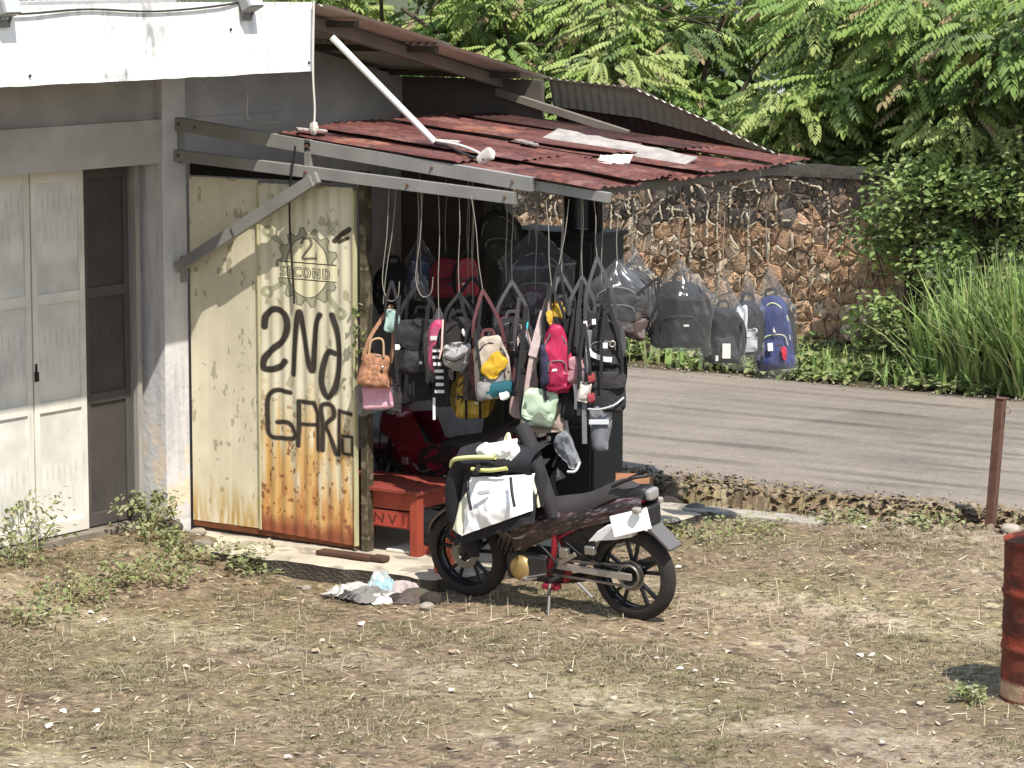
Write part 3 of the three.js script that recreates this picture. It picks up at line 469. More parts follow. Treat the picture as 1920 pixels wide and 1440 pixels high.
{
  // --- front row, left to right ---
  const strawT = tex(128, 128, (u, v) => { const a = Math.sin((u + v) * Math.PI * 24) * Math.sin((u - v) * Math.PI * 24); return [158 + 40 * a, 112 + 30 * a, 84 + 24 * a]; }); strawT.repeat.set(4, 4);
  let b = sling('brown woven handbag with tan straps, leftmost in the row', { x: 1.86, z: 0.12, yt: 1.41, yb: 1.17, w: 0.24, d: 0.12, mat: std(0xffffff, 0.85, { map: strawT }), flapH: 0, strap: cloth(0xc49272), hang: 1.78, cord: 2.62, sw: 0.026, taper: 0.12, skew: 0.06 });
  b.rotation.z = -0.12; part(b, 'clasp', T(new THREE.SphereGeometry(0.014, 8, 6), [0.05, 0.16, 0.07]), metalTrim); part(b, 'handle', tube([[-0.06, 0.22, 0.04], [-0.05, 0.34, 0.04], [0.02, 0.36, 0.04], [0.05, 0.23, 0.04]], 0.009, 18, 6), cloth(0xd9b48c));
  b = bagBase('handbag', 'pale pink box bag in clear plastic under the brown woven bag', 1.83, 0.02, 1.0); part(b, 'body', T(bx(-0.11, 0.11, 0, 0.17, -0.06, 0.06, 0.02), [0, 0, 0], [0, 0, 0.06]), std(0xe59fb2, 0.5)); part(b, 'lower_band', T(bx(-0.112, 0.112, 0.01, 0.05, -0.062, 0.066, 0.012), [0, 0, 0], [0, 0, 0.06]), std(0xf3b9c6, 0.45)); part(b, 'handle', tube([[-0.05, 0.16, 0], [-0.03, 0.25, 0], [0.03, 0.25, 0], [0.05, 0.16, 0]], 0.007, 16, 6), std(0xdb8ea6, 0.5)); wrapper(b, 0.3, 0.2, 0.16, 0.28, 1.05, 0.04);
  b = sling('wide black messenger bag on crossed straps with white tags', { x: 2.14, z: -0.05, yt: 1.66, yb: 1.27, w: 0.34, d: 0.11, mat: blackCloth, flap: charcoal, flapH: 0.52, hang: 1.92, cord: 2.62, sw: 0.03 });
  part(b, 'tag', T(bx(-0.035, 0.035, -0.01, 0.012, 0, 0.004, 0), [0.1, 0.2, 0.085], [0, 0, 0.3]), whiteTrim); for (const [x, y] of [[-0.14, 0.2], [0.02, 0.09]]) part(b, 'rivet', T(new THREE.SphereGeometry(0.014, 8, 6), [x, y, 0.075]), whiteTrim); part(b, 'pocket', T(pillow(0.24, 0.17, 0.06, { seed: 8 }), [0.0, 0.1, 0.05]), charcoal);
  sling('small black pouch below the wide messenger bag', { x: 2.16, z: -0.1, yt: 1.33, yb: 1.07, w: 0.25, mat: blackCloth, flap: blackCloth, hang: 1.6 });
  sling('black pouch hanging left of the striped strap', { x: 2.32, z: -0.1, yt: 1.3, yb: 1.04, w: 0.16, mat: charcoal, flap: blackCloth, hang: 1.6 });
  b = bagBase('handbag', 'slim hot pink bag with a white label beside the messenger bag', 2.4, 0.05, 1.31); part(b, 'body', T(pillow(0.16, 0.38, 0.11, { e: 0.5, top: 0.7, seed: 4 }), [0, 0.19, 0]), phys(0xc83c6c, 0.5)); part(b, 'label', bx(-0.06, 0.03, 0.24, 0.27, 0.05, 0.056, 0), whiteTrim); part(b, 'piping', tube([[0.055, 0.37, 0.02], [0.07, 0.2, 0.03], [0.055, 0.03, 0.02]], 0.007, 12, 5), std(0xd98aa0, 0.6)); cordUp(b, 0.38, 1.3); wrapper(b, 0.18, 0.4, 0.13, 0.47, 1.05);
  b = backpack('black backpack with white piping and a round white badge', { x: 2.63, z: 0.12, yt: 1.73, yb: 1.36, w: 0.25, d: 0.13, mat: cloth(0x2e2826), pocket: cloth(0x2e2826), hang: 1.9, cord: 2.62 });
  part(b, 'piping', tube([[-0.115, 0.36, 0.05], [-0.12, 0.25, 0.06], [-0.125, 0.15, 0.06], [-0.14, 0.08, 0.06]], 0.008, 14, 6), std(0xe6c3b6, 0.7)); part(b, 'badge', T(new THREE.SphereGeometry(0.03, 12, 8), [0.035, 0.27, 0.08], [0, 0, 0.3], [0.5, 1, 0.2]), whiteTrim);
  b = bagBase('soft_bag', 'crumpled pale grey bag hung in front of the black backpack', 2.68, 0.22, 1.37); part(b, 'body', T(pillow(0.2, 0.2, 0.1, { seed: 21, wr: 0.05, e: 0.7 }), [0, 0.1, 0]), cloth(0xb7b2ae)); part(b, 'fold', tube([[-0.09, 0.1, 0.06], [-0.02, 0.08, 0.075], [0.06, 0.12, 0.06]], 0.016, 14, 6), cloth(0x57514e)); part(b, 'strap', ribbon([[0.06, 0.18, 0], [0.08, 0.3, 0], [0.05, 0.42, 0], [0.02, 0.55, 0]], 0.025), webbing);
  b = bagBase('striped_strap', 'black and white striped strap hanging in front of the yellow bag', 2.5, 0.18, 1.02); b.userData.category = 'strap';
  for (let i = 0; i < 15; i++) part(b, 'stripe', T(bx(-0.04, 0.04, 0, 0.0235, -0.004, 0.004, 0.002), [0.012 * Math.sin(i * 0.4), 0.14 + i * 0.0245, 0.012 * Math.sin(i)]), i % 2 ? whiteTrim : blackCloth); part(b, 'lower_strap', bx(-0.03, 0.035, 0.02, 0.14, -0.003, 0.003, 0.002), blackCloth); part(b, 'tag', bx(-0.05, -0.03, -0.03, 0.13, -0.006, -0.002, 0.001), whiteTrim);
  b = backpack('mustard yellow bag with black bands near the middle of the row', { x: 2.66, z: 0.0, yt: 1.32, yb: 1.0, w: 0.25, d: 0.12, mat: std(0xcda637, 0.7, { map: weave4 }), pocket: std(0xd9b84a, 0.7, { map: weave4 }), hang: 1.6, strap: cloth(0x8a7228) });
  for (const s of [-0.045, 0.055]) part(b, 'band', ribbon([[s, 0.0, 0.085], [s, 0.1, 0.105], [s, 0.15, 0.1]], 0.02, 0.004), blackCloth); part(b, 'band', ribbon([[-0.12, 0.16, 0.075], [-0.07, 0.16, 0.1], [-0.03, 0.16, 0.1]], 0.018, 0.004, [0, 0, 1], 8), blackCloth);
  b = sling('dark brown leather bag above the yellow bag', { x: 2.76, z: 0.08, yt: 1.42, yb: 1.14, w: 0.22, d: 0.1, mat: phys(0x3d302b, 0.5), flap: phys(0x46372f, 0.5), hang: 1.7 });
  b = backpack('cream backpack with a yellow pocket and teal base', { x: 2.95, z: 0.12, yt: 1.62, yb: 1.17, w: 0.26, d: 0.13, mat: cloth(0xd6c6b4), pocket: cloth(0xaea9a4), hang: 1.95, cord: 2.62, strap: cloth(0x6d3f42) });
  b.rotation.z = 0.12; part(b, 'yellow_pocket', T(pillow(0.21, 0.13, 0.05, { seed: 17 }), [0.02, 0.25, 0.09], [0, 0, 0.75]), cloth(0xf0bd33)); part(b, 'teal_base', T(pillow(0.23, 0.11, 0.09, { seed: 18 }), [0.03, 0.08, 0.07]), cloth(0x1f6470)); part(b, 'badge', T(pillow(0.07, 0.06, 0.02), [0.06, 0.03, 0.12]), whiteTrim); part(b, 'side_pocket', T(pillow(0.12, 0.14, 0.07, { seed: 19 }), [-0.07, 0.08, 0.08]), cloth(0x9a9794)); part(b, 'dark_strap', ribbon([[-0.09, 0.5, 0.06], [-0.085, 0.3, 0.09], [-0.08, 0.12, 0.09]], 0.024, 0.006), webbing);
  // --- second row, in the shade ---
  backpack('red backpack in the shade, left of the pair at the back', { x: 1.62, z: -1.1, yt: 2.0, yb: 1.7, w: 0.24, mat: cloth(0xa23a44), pocket: cloth(0x8c2f3a), cord: 2.7 });
  backpack('brighter red backpack in the shade, right of the pair at the back', { x: 1.86, z: -1.05, yt: 2.02, yb: 1.72, w: 0.18, mat: cloth(0xcf4e58), pocket: cloth(0xbf4650), cord: 2.7 });
  b = backpack('blue and white backpack in plastic deep inside the stall', { x: 1.45, z: -1.0, yt: 2.02, yb: 1.74, w: 0.17, mat: cloth(0x34487c), pocket: cloth(0xc9d2dd), cord: 2.7 }); wrapper(b, 0.2, 0.3, 0.12, 0.42);
  backpack('black backpack high inside the stall beside the blue one', { x: 1.2, z: -1.0, yt: 1.95, yb: 1.55, w: 0.26, mat: charcoal, cord: 2.7 });
  backpack('dark backpack hanging behind the red pair', { x: 1.9, z: -1.4, yt: 2.35, yb: 1.95, w: 0.3, mat: cloth(0x3c3a32), cord: 2.75 });
  backpack('black backpack behind the pink bag', { x: 2.3, z: -0.5, yt: 1.75, yb: 1.3, w: 0.28, mat: blackCloth, hang: 1.95, cord: 2.65 });
  backpack('maroon backpack behind the cream one', { x: 2.78, z: -0.25, yt: 1.72, yb: 1.35, w: 0.22, mat: cloth(0x6a2430), hang: 1.95, cord: 2.65 });
  b = backpack('black backpack with a cyan tab between the cream bag and the pink strap', { x: 2.9, z: -0.15, yt: 1.72, yb: 1.38, w: 0.28, mat: blackCloth, hang: 1.98, cord: 2.65, strap: greyWeb }); part(b, 'cyan_tab', ribbon([[0.1, 0.32, 0.09], [0.09, 0.24, 0.1], [0.06, 0.17, 0.1]], 0.032, 0.006), std(0x3fd0e0, 0.5));
  sling('dark brown pouch below the cyan tab', { x: 3.02, z: 0.0, yt: 1.5, yb: 1.34, w: 0.2, mat: brownDark, flap: brownDark, hang: 1.75, name: 'pouch_bag' });
  sling('dusty pink tote behind the pink strap', { x: 3.07, z: -0.05, yt: 1.36, yb: 1.02, w: 0.2, d: 0.06, mat: cloth(0xcdb2b0), flapH: 0, strap: cloth(0xe0c4be), hang: 1.7, name: 'tote_bag' });
  b = backpack('big dark bag in clear plastic hung highest beside the cabinet', { x: 2.83, z: -0.55, yt: 2.2, yb: 1.68, w: 0.44, d: 0.2, mat: cloth(0x25222a), pocket: cloth(0x4b2536), cord: 2.7 }); wrapper(b, 0.5, 0.6, 0.26, 0.66, 1.05, 0.02);
  // --- right part of the front row ---
  b = sling('sage green flap bag on a long pale pink strap', { x: 3.31, z: 0.14, yt: 1.27, yb: 1.0, w: 0.25, d: 0.09, mat: cloth(0x7f8a74), flap: std(0xb9cdb0, 0.55), flapH: 0.85, strap: cloth(0xdcc0b8), hang: 1.92, sw: 0.032, skew: -0.05, cord: 2.62 }); b.rotation.z = -0.14; part(b, 'shoulder_pad', ribbon([[-0.06, 0.82, 0.03], [-0.08, 0.66, 0.035], [-0.1, 0.5, 0.035]], 0.06, 0.012), cloth(0xe7cfcb));
  b = sling('beige canvas tote behind the sage green bag', { x: 3.31, z: 0.04, yt: 1.18, yb: 0.95, w: 0.34, d: 0.07, mat: cloth(0xcdb5a8), flapH: 0, strap: cloth(0xd8c0b4), hang: 1.6, name: 'tote_bag', sw: 0.03 }); part(b, 'tail_strap', ribbon([[0.15, 0.1, 0.03], [0.17, -0.05, 0.04], [0.16, -0.16, 0.03], [0.185, -0.24, 0.02]], 0.02), cloth(0xcfcac4));
  b = backpack('hot pink backpack with dark straps among the black bags', { x: 3.46, z: 0.08, yt: 1.73, yb: 1.25, w: 0.19, d: 0.12, mat: std(0xd02a5c, 0.55, { map: weave4 }), pocket: std(0xb82450, 0.55, { map: weave4 }), hang: 2.0, cord: 2.6 }); b.rotation.z = 0.07; part(b, 'side_panel', T(pillow(0.07, 0.3, 0.1, { seed: 31 }), [-0.09, 0.2, 0.02]), cloth(0x3a3550)); part(b, 'charm', T(pillow(0.04, 0.1, 0.02), [-0.03, 0.54, 0.06]), std(0xd9a93a, 0.5));
  part(b, 'pull_strap', ribbon([[0.11, 0.1, 0.03], [0.12, 0.0, 0.035], [0.115, -0.12, 0.03]], 0.03), std(0xe6dcd6, 0.8));
  for (const [i, o] of [[0, { x: 3.36, z: -0.1, yt: 1.86, yb: 1.45, w: 0.22 }], [1, { x: 3.56, z: -0.06, yt: 1.84, yb: 1.34, w: 0.22 }]]) backpack(['black backpack just left of the hot pink one', 'black backpack just right of the hot pink one'][i], { ...o, mat: i ? charcoal : blackCloth, hang: 2.06, cord: 2.62, strap: greyWeb });
  b = backpack('black backpack with a white label near the right end', { x: 3.7, z: -0.12, yt: 1.82, yb: 1.42, w: 0.26, d: 0.14, mat: cloth(0x2b2829), pocket: cloth(0x3a3638), hang: 2.2, cord: 2.6, strap: greyWeb }); b.rotation.z = 0.06; part(b, 'white_band', ribbon([[-0.1, 0.2, 0.08], [-0.09, 0.13, 0.09], [0.0, 0.08, 0.1], [0.06, 0.07, 0.1]], 0.035, 0.006), whiteTrim); for (const [x, y] of [[-0.11, 0.33], [-0.05, 0.34]]) part(b, 'buckle', T(bx(-0.014, 0.014, -0.02, 0.02, 0, 0.01, 0.004), [x, y, 0.08]), whiteTrim); part(b, 'ring', T(new THREE.TorusGeometry(0.02, 0.005, 6, 16).toNonIndexed(), [0.07, 0.18, 0.1]), metalTrim);
  b = sling('black bag with a grey curved stripe and red patches', { x: 3.74, z: -0.08, yt: 1.4, yb: 1.12, w: 0.3, d: 0.12, mat: cloth(0x2f2c2d), flap: cloth(0x3b3739), flapH: 0.45, hang: 1.95, strap: webbing }); part(b, 'curved_stripe', tube([[-0.12, 0.03, 0.07], [-0.05, 0.03, 0.09], [0.06, 0.06, 0.09], [0.13, 0.11, 0.06]], 0.008, 18, 6), std(0xaeb0ae, 0.5)); for (const y of [0.25, 0.11]) part(b, 'red_patch', T(pillow(0.05, 0.07, 0.02), [-0.1, y, 0.085]), cloth(0xb04a4e));
  sling('small dusty pink pouch right of the hot pink backpack', { x: 3.58, z: 0.04, yt: 1.5, yb: 1.32, w: 0.13, d: 0.06, mat: cloth(0xc98f98), flapH: 0.5, flap: cloth(0xd6a0a6), hang: 1.9, name: 'pouch_bag' });
  sling('small cream pouch between the black bags on the right', { x: 3.66, z: 0.06, yt: 1.34, yb: 1.2, w: 0.1, d: 0.05, mat: cloth(0xe2d8cc), flapH: 0, hang: 1.75, name: 'pouch_bag' });
  sling('small bright yellow pouch above the hot pink backpack', { x: 3.44, z: 0.06, yt: 1.9, yb: 1.77, w: 0.1, d: 0.05, mat: cloth(0xd9b040), flapH: 0, hang: 2.15, name: 'pouch_bag' });
  sling('small pink pouch above the brown woven bag', { x: 2.0, z: 0.08, yt: 1.74, yb: 1.58, w: 0.11, d: 0.05, mat: cloth(0xb8d8cc), flapH: 0, hang: 1.95, name: 'pouch_bag' }).userData.label = 'small mint pouch beside the tan strap of the woven bag';
  b = wrapperBag('black bag under a clear plastic tent left of the charcoal one', 3.66, -0.35, 1.7, 0.3, 0.36, cloth(0x232124));
  sling('flat brown leather bag at the right end of the front row', { x: 3.76, z: -0.32, yt: 1.84, yb: 1.63, w: 0.22, d: 0.05, mat: phys(0x4a3b36, 0.5), flapH: 0, hang: 2.1 }).rotation.z = -0.5;
  b = sling('grey pouch with a pale band hanging low before the cabinet', { x: 3.72, z: -0.05, yt: 1.2, yb: 0.84, w: 0.17, d: 0.07, mat: cloth(0x7d7f83), flap: cloth(0x94969a), flapH: 0.4, hang: 1.4, taper: -0.4, name: 'pouch_bag' }); part(b, 'band', bx(-0.08, 0.06, 0.2, 0.235, 0.045, 0.055, 0.004), std(0xc9cacc, 0.5));
  sling('black pouch hanging low beside the beige tote', { x: 3.5, z: -0.05, yt: 1.32, yb: 1.05, w: 0.18, mat: charcoal, flap: blackCloth, hang: 1.7, name: 'pouch_bag' });
  function wrapperBag(label, x, z, yb, h, w, mat, hangY = 2.64, pocketMat = mat, trim, top = 0.17) { const q = backpack(label, { x, z, yb, yt: yb + h, w, d: w * 0.48, mat, pocket: pocketMat, trim, strap: webbing }); wrapper(q, w * 1.08, h, w * 0.6, h + top, 1.06, 0.035); cordUp(q, h + top, hangY - yb); return q; }
  // --- along the outer edge of the awning, all in clear plastic ---
  wrapperBag('charcoal bag in clear plastic, nearest the cabinet of the outer row', 3.6, -0.64, 1.7, 0.36, 0.28, cloth(0x3b3d42), 2.64, cloth(0x4a4d52));
  wrapperBag('large plain black backpack in clear plastic on the outer row', 3.6, -1.27, 1.44, 0.49, 0.4, cloth(0x17181d));
  b = wrapperBag('black backpack with a white label in clear plastic on the outer row', 3.6, -1.89, 1.26, 0.42, 0.28, cloth(0x222225), 2.64, cloth(0x2d2d30), null, 0.24); part(b, 'label', bx(-0.01, 0.05, 0.05, 0.16, 0.105, 0.112, 0), std(0xe4e0d4, 0.7)); part(b, 'tag', bx(-0.06, -0.04, 0.03, 0.07, 0.1, 0.108, 0), whiteTrim);
  b = wrapperBag('black and white bag in shiny plastic beside the blue backpack', 3.58, -2.28, 1.28, 0.42, 0.2, cloth(0x2f3138), 2.64, cloth(0xd9dbe0)); part(b, 'white_side', T(pillow(0.1, 0.26, 0.08, { seed: 44 }), [-0.05, 0.26, 0.06]), cloth(0xe6e8ec));
  b = wrapperBag('blue backpack with pale yellow piping in clear plastic, end of the row', 3.6, -2.68, 1.12, 0.58, 0.28, cloth(0x36437f), 2.64, cloth(0x3c4a8a), std(0xcfd0a0, 0.6), 0.22); b.rotation.z = 0.08; part(b, 'white_patch', bx(-0.06, -0.02, 0.17, 0.23, 0.115, 0.122, 0), whiteTrim); part(b, 'red_motif', T(pillow(0.04, 0.11, 0.02), [0.06, 0.14, 0.115]), std(0xc2384a, 0.6)); part(b, 'emblem', M([T(new THREE.ConeGeometry(0.022, 0.045, 3).toNonIndexed(), [0, 0.33, 0.105], [0, 0, 0], [1, 1, 0.2])]), whiteTrim);
}
{
  const more = [[1.98, -0.3, 1.68, 1.3, 0.26, 'black backpack squeezed behind the brown woven bag'], [2.45, -0.3, 1.5, 1.1, 0.26, 'black backpack low behind the striped strap'], [2.9, -0.45, 1.4, 1.02, 0.28, 'black backpack low behind the cream one'], [3.2, -0.35, 1.7, 1.3, 0.26, 'black backpack half hidden by the pink strap'], [3.25, -0.5, 1.3, 0.92, 0.28, 'black backpack low behind the beige tote'], [3.5, -0.4, 1.6, 1.15, 0.28, 'black backpack behind the hot pink one'], [2.05, -0.8, 1.5, 1.1, 0.28, 'dark backpack deep behind the messenger bag'], [2.6, -0.8, 1.75, 1.3, 0.3, 'dark backpack deep behind the badge backpack']];
  more.forEach(([x, z, yt, yb, w, lab], i) => backpack(lab, { x, z, yt, yb, w, mat: [blackCloth, charcoal, cloth(0x2c2a33), cloth(0x33302c)][i % 4], hang: yt + 0.28, cord: 2.66, strap: i % 2 ? webbing : greyWeb, yaw: 0.4 + 0.12 * (i % 5) }));
  const st = [[2.05, 0.1, 1.75, 1.2, 0x2a2829], [2.25, 0.02, 1.7, 1.1, 0x1f1d1e], [2.56, 0.16, 1.7, 1.15, 0x241f1f], [2.84, 0.18, 1.85, 1.25, 0x2a2426], [3.1, 0.1, 1.8, 1.2, 0x504b4e], [3.2, 0.16, 1.75, 1.05, 0x2b292a], [3.38, 0.15, 1.9, 1.2, 0x242224], [3.6, 0.06, 1.95, 1.1, 0x3b383b], [3.64, 0.02, 1.6, 0.9, 0x8b898b], [3.78, 0.0, 1.9, 1.3, 0x2a2729]];
  const where = ['left of the messenger bag', 'across the messenger bag', 'over the black badge backpack', 'beside the cream backpack', 'left of the pale pink strap', 'right of the pale pink strap', 'left of the hot pink backpack', 'right of the hot pink backpack', 'low beside the tall black backpack', 'at the right end of the front row'];
  st.forEach(([x, z, y1, y0, c], i) => { const g = thing('loose_strap', 'loose webbing strap dangling ' + where[i], 'strap', [x, y0, z], 0.61, 'loose straps between the bags'), h = y1 - y0; part(g, 'webbing', ribbon([[0.03, h + 0.1, 0], [0.0, h * 0.7, 0.015], [0.02 * Math.sin(i * 2), h * 0.35, 0.02], [0.015 * Math.cos(i), 0, 0.01]], 0.022 + 0.006 * (i % 3), 0.004), cloth(c)); part(g, 'buckle', T(bx(-0.017, 0.017, -0.02, 0.02, -0.006, 0.006, 0.004), [0.01, h * 0.5, 0.02]), i % 3 ? blackCloth : whiteTrim); });
}
// loose cord ends hanging from the beam
for (const [x, y, l] of [[1.98, 1.9, 'leftmost'], [2.28, 1.95, 'rightmost']]) single('dangling_rope', tube([[x, 2.62, 0.08], [x - 0.02, 2.3, 0.08], [x - 0.06, y, 0.08], [x, y - 0.1, 0.08], [x + 0.07, y - 0.07, 0.08], [x + 0.09, y + 0.05, 0.08]], 0.004, 30, 5), cordM, l + ' of two thin ropes with curled ends under the front beam', 'rope', 'ropes under the beam');

// ---------- furniture of the stall ----------
{
  const cab = thing('cabinet', 'tall black cabinet standing at the open end of the stall', 'cabinet', [1.43, -0.09, -2.55]);
  const blackP = std(0x2e3032, 0.6, { map: grime2 });
  part(cab, 'carcass', bx(0, 0.86, 0.06, 2.2, 0, 0.42, 0.008), blackP); part(cab, 'plinth', bx(0.03, 0.83, 0, 0.06, 0.03, 0.38, 0), std(0x191919, 0.8)); part(cab, 'top', bx(-0.02, 0.89, 2.2, 2.235, -0.02, 0.45, 0.008), std(0x2b2b2c, 0.6, { map: grime2 }));
  for (const [a, b] of [[0.02, 0.42], [0.44, 0.84]]) { const d = part(cab, 'door', bx(a, b, 0.09, 2.17, 0.422, 0.44, 0.006), blackP); part(d, 'handle', bar([a < 0.3 ? b - 0.05 : a + 0.05, 1.0, 0.455], [a < 0.3 ? b - 0.05 : a + 0.05, 1.2, 0.455], 0.014, 0.014), std(0x7d7f80, 0.35, { metalness: 0.8 })); }
  const redW = std(0xa3452f, 0.7, { map: grime2, bumpMap: relief6, bumpScale: 0.002 }), redTop = std(0x934032, 0.72, { map: grime2 });
  const bench = thing('bench', 'red painted wooden bench with lower rails in front of the stall', 'bench', [1.22, -0.09, -0.64]);
  const L = 0.9, D = 0.58, H = 0.49;
  for (let i = 0; i < 4; i++) part(bench, 'top_board', bx(-0.02, L + 0.02, H - 0.03, H - (i % 2) * 0.003, -0.02 + i * 0.156, 0.13 + i * 0.156, 0.004), redTop);
  for (const x of [0, L - 0.075]) for (const z of [0, D - 0.075]) part(bench, 'leg', bx(x, x + 0.075, 0, H - 0.031, z, z + 0.075, 0.005), redW);
  part(bench, 'apron', bx(0.075, L - 0.075, H - 0.16, H - 0.032, D - 0.06, D - 0.025), redW); part(bench, 'apron', bx(0.075, L - 0.075, H - 0.16, H - 0.032, 0.02, 0.05), redW); part(bench, 'apron', bx(L - 0.06, L - 0.02, H - 0.14, H - 0.032, 0.075, D - 0.075), redW);
  const bt = canvasTex(256, 64, (u, v) => [168 + 30 * (fbm(u * 8, v * 4, 3) - 0.5), 66, 50], (c) => { c.strokeStyle = 'rgba(70,28,24,0.85)'; c.lineWidth = 6; c.lineCap = 'round'; for (const p of [[[90, 12], [88, 50], [112, 52], [116, 12]], [[138, 52], [142, 12], [166, 50], [170, 10]], [[188, 12], [200, 50], [212, 12]]]) { c.beginPath(); p.forEach(([x, y], i) => (i ? c.lineTo(x, y) : c.moveTo(x, y))); c.stroke(); } });
  const rail = part(bench, 'lower_rail', bx(0.075, L - 0.075, 0.19, 0.315, D - 0.055, D - 0.03, 0.003), redW); rail.userData.label = 'lower rail with dark scrawled letters';
  part(rail, 'lettering', grid(1, 1, (u, v) => [mix(0.1, L - 0.1, u), mix(0.2, 0.305, v), D - 0.0275]), std(0xffffff, 0.75, { map: bt }));
  part(bench, 'foot_rail', bx(L - 0.065, L - 0.015, 0.0, 0.06, 0.075, D - 0.075), redW); part(bench, 'foot_rail', bx(0.015, 0.065, 0.0, 0.06, 0.075, D - 0.075), redW);
  single('floor_tray', T(bx(0, 0.22, 0, 0.02, 0, 0.3, 0.006), [1.78, -0.088, -0.42]), std(0xd9d4c6, 0.6), 'white tray lying on the floor under the bench', 'tray');
  // grey sheet and sacks piled behind the second motorbike
  single('grey_board', grid(10, 10, (u, v) => [mix(0.95, 1.75, u), mix(0.35, 1.02 - 0.1 * u, v), -1.35 - 0.12 * v + 0.03 * Math.sin(u * 7)]), std(0xd2ced2, 0.85, { map: grime2 }), 'pale grey sheet propped behind the maroon motorbike', 'sheet');
  const sackM = [std(0x8f959c, 0.85, { map: weave4 }), std(0xb9bcc0, 0.85, { map: weave4 }), std(0x6f7880, 0.9, { map: weave4 })];
  [[0.5, 0.2, -0.9, 0.5, 0.55], [0.75, 0.75, -1.2, 0.4, 0.36], [0.9, 0.2, -1.3, 0.45, 0.5], [0.45, 0.75, -1.0, 0.4, 0.4]].forEach(([x, y, z, w, h], i) => single('sack', T(pillow(w, h, 0.3, { seed: 60 + i, wr: 0.06, e: 0.6 }), [x, y - 0.09 + 0.05, z], [0, 0.5 + i * 0.3, 0.1 * i]), sackM[i % 3], ['grey sack on the floor behind the rusty sheet', 'pale sack on top of the pile at the far side', 'pale sack beside the maroon motorbike', 'blue grey sack on top of the pile by the wall'][i], 'sack', 'sacks piled in the stall'));
}
// ---------- motorbikes ----------
function wheel(parent, x, y, r, hubR) {
  const w = part(parent, 'wheel', T(new THREE.CylinderGeometry(hubR, hubR, 0.075, 20).toNonIndexed(), [x, y, 0], [Math.PI / 2, 0, 0]), std(0x2a2a2b, 0.4, { metalness: 0.5 }));
  const tp = [], R = r, tw = 0.052; for (let i = 0; i <= 12; i++) { const a = -0.35 + (i / 12) * (Math.PI + 0.7); tp.push(new THREE.Vector2(R - 0.062 + 0.062 * Math.sin(a), tw * Math.cos(a))); }
  part(w, 'tyre', T(new THREE.LatheGeometry(tp, 44), [x, y, 0], [Math.PI / 2, 0, 0]), std(0x37312c, 0.92, { map: speck3, bumpMap: relief6, bumpScale: 0.003 }));
  const rp = [[R - 0.084, -0.037], [R - 0.07, -0.04], [R - 0.066, -0.03], [R - 0.088, -0.018], [R - 0.088, 0.018], [R - 0.066, 0.03], [R - 0.07, 0.04], [R - 0.084, 0.037]].map(([a, b]) => new THREE.Vector2(a, b));
  part(w, 'rim', T(new THREE.LatheGeometry(rp, 44), [x, y, 0], [Math.PI / 2, 0, 0]), std(0x232323, 0.4, { metalness: 0.4 }));
  const sp = []; for (let i = 0; i < 5; i++) { const a = i / 5 * 2 * Math.PI + 0.3; for (const o of [-0.2, 0.2]) sp.push(bar([x + hubR * 0.8 * Math.cos(a), y + hubR * 0.8 * Math.sin(a), 0], [x + (R - 0.08) * Math.cos(a + o), y + (R - 0.08) * Math.sin(a + o), 0], 0.024, 0.022)); }
  part(w, 'spokes', M(sp), std(0x2b2b2c, 0.4, { metalness: 0.4 }));
  part(w, 'brake_disc', T(new THREE.RingGeometry(0.055, 0.105, 28).toNonIndexed(), [x, y, 0.048]), std(0x8b8a88, 0.3, { metalness: 0.9 }));
  return w;
}
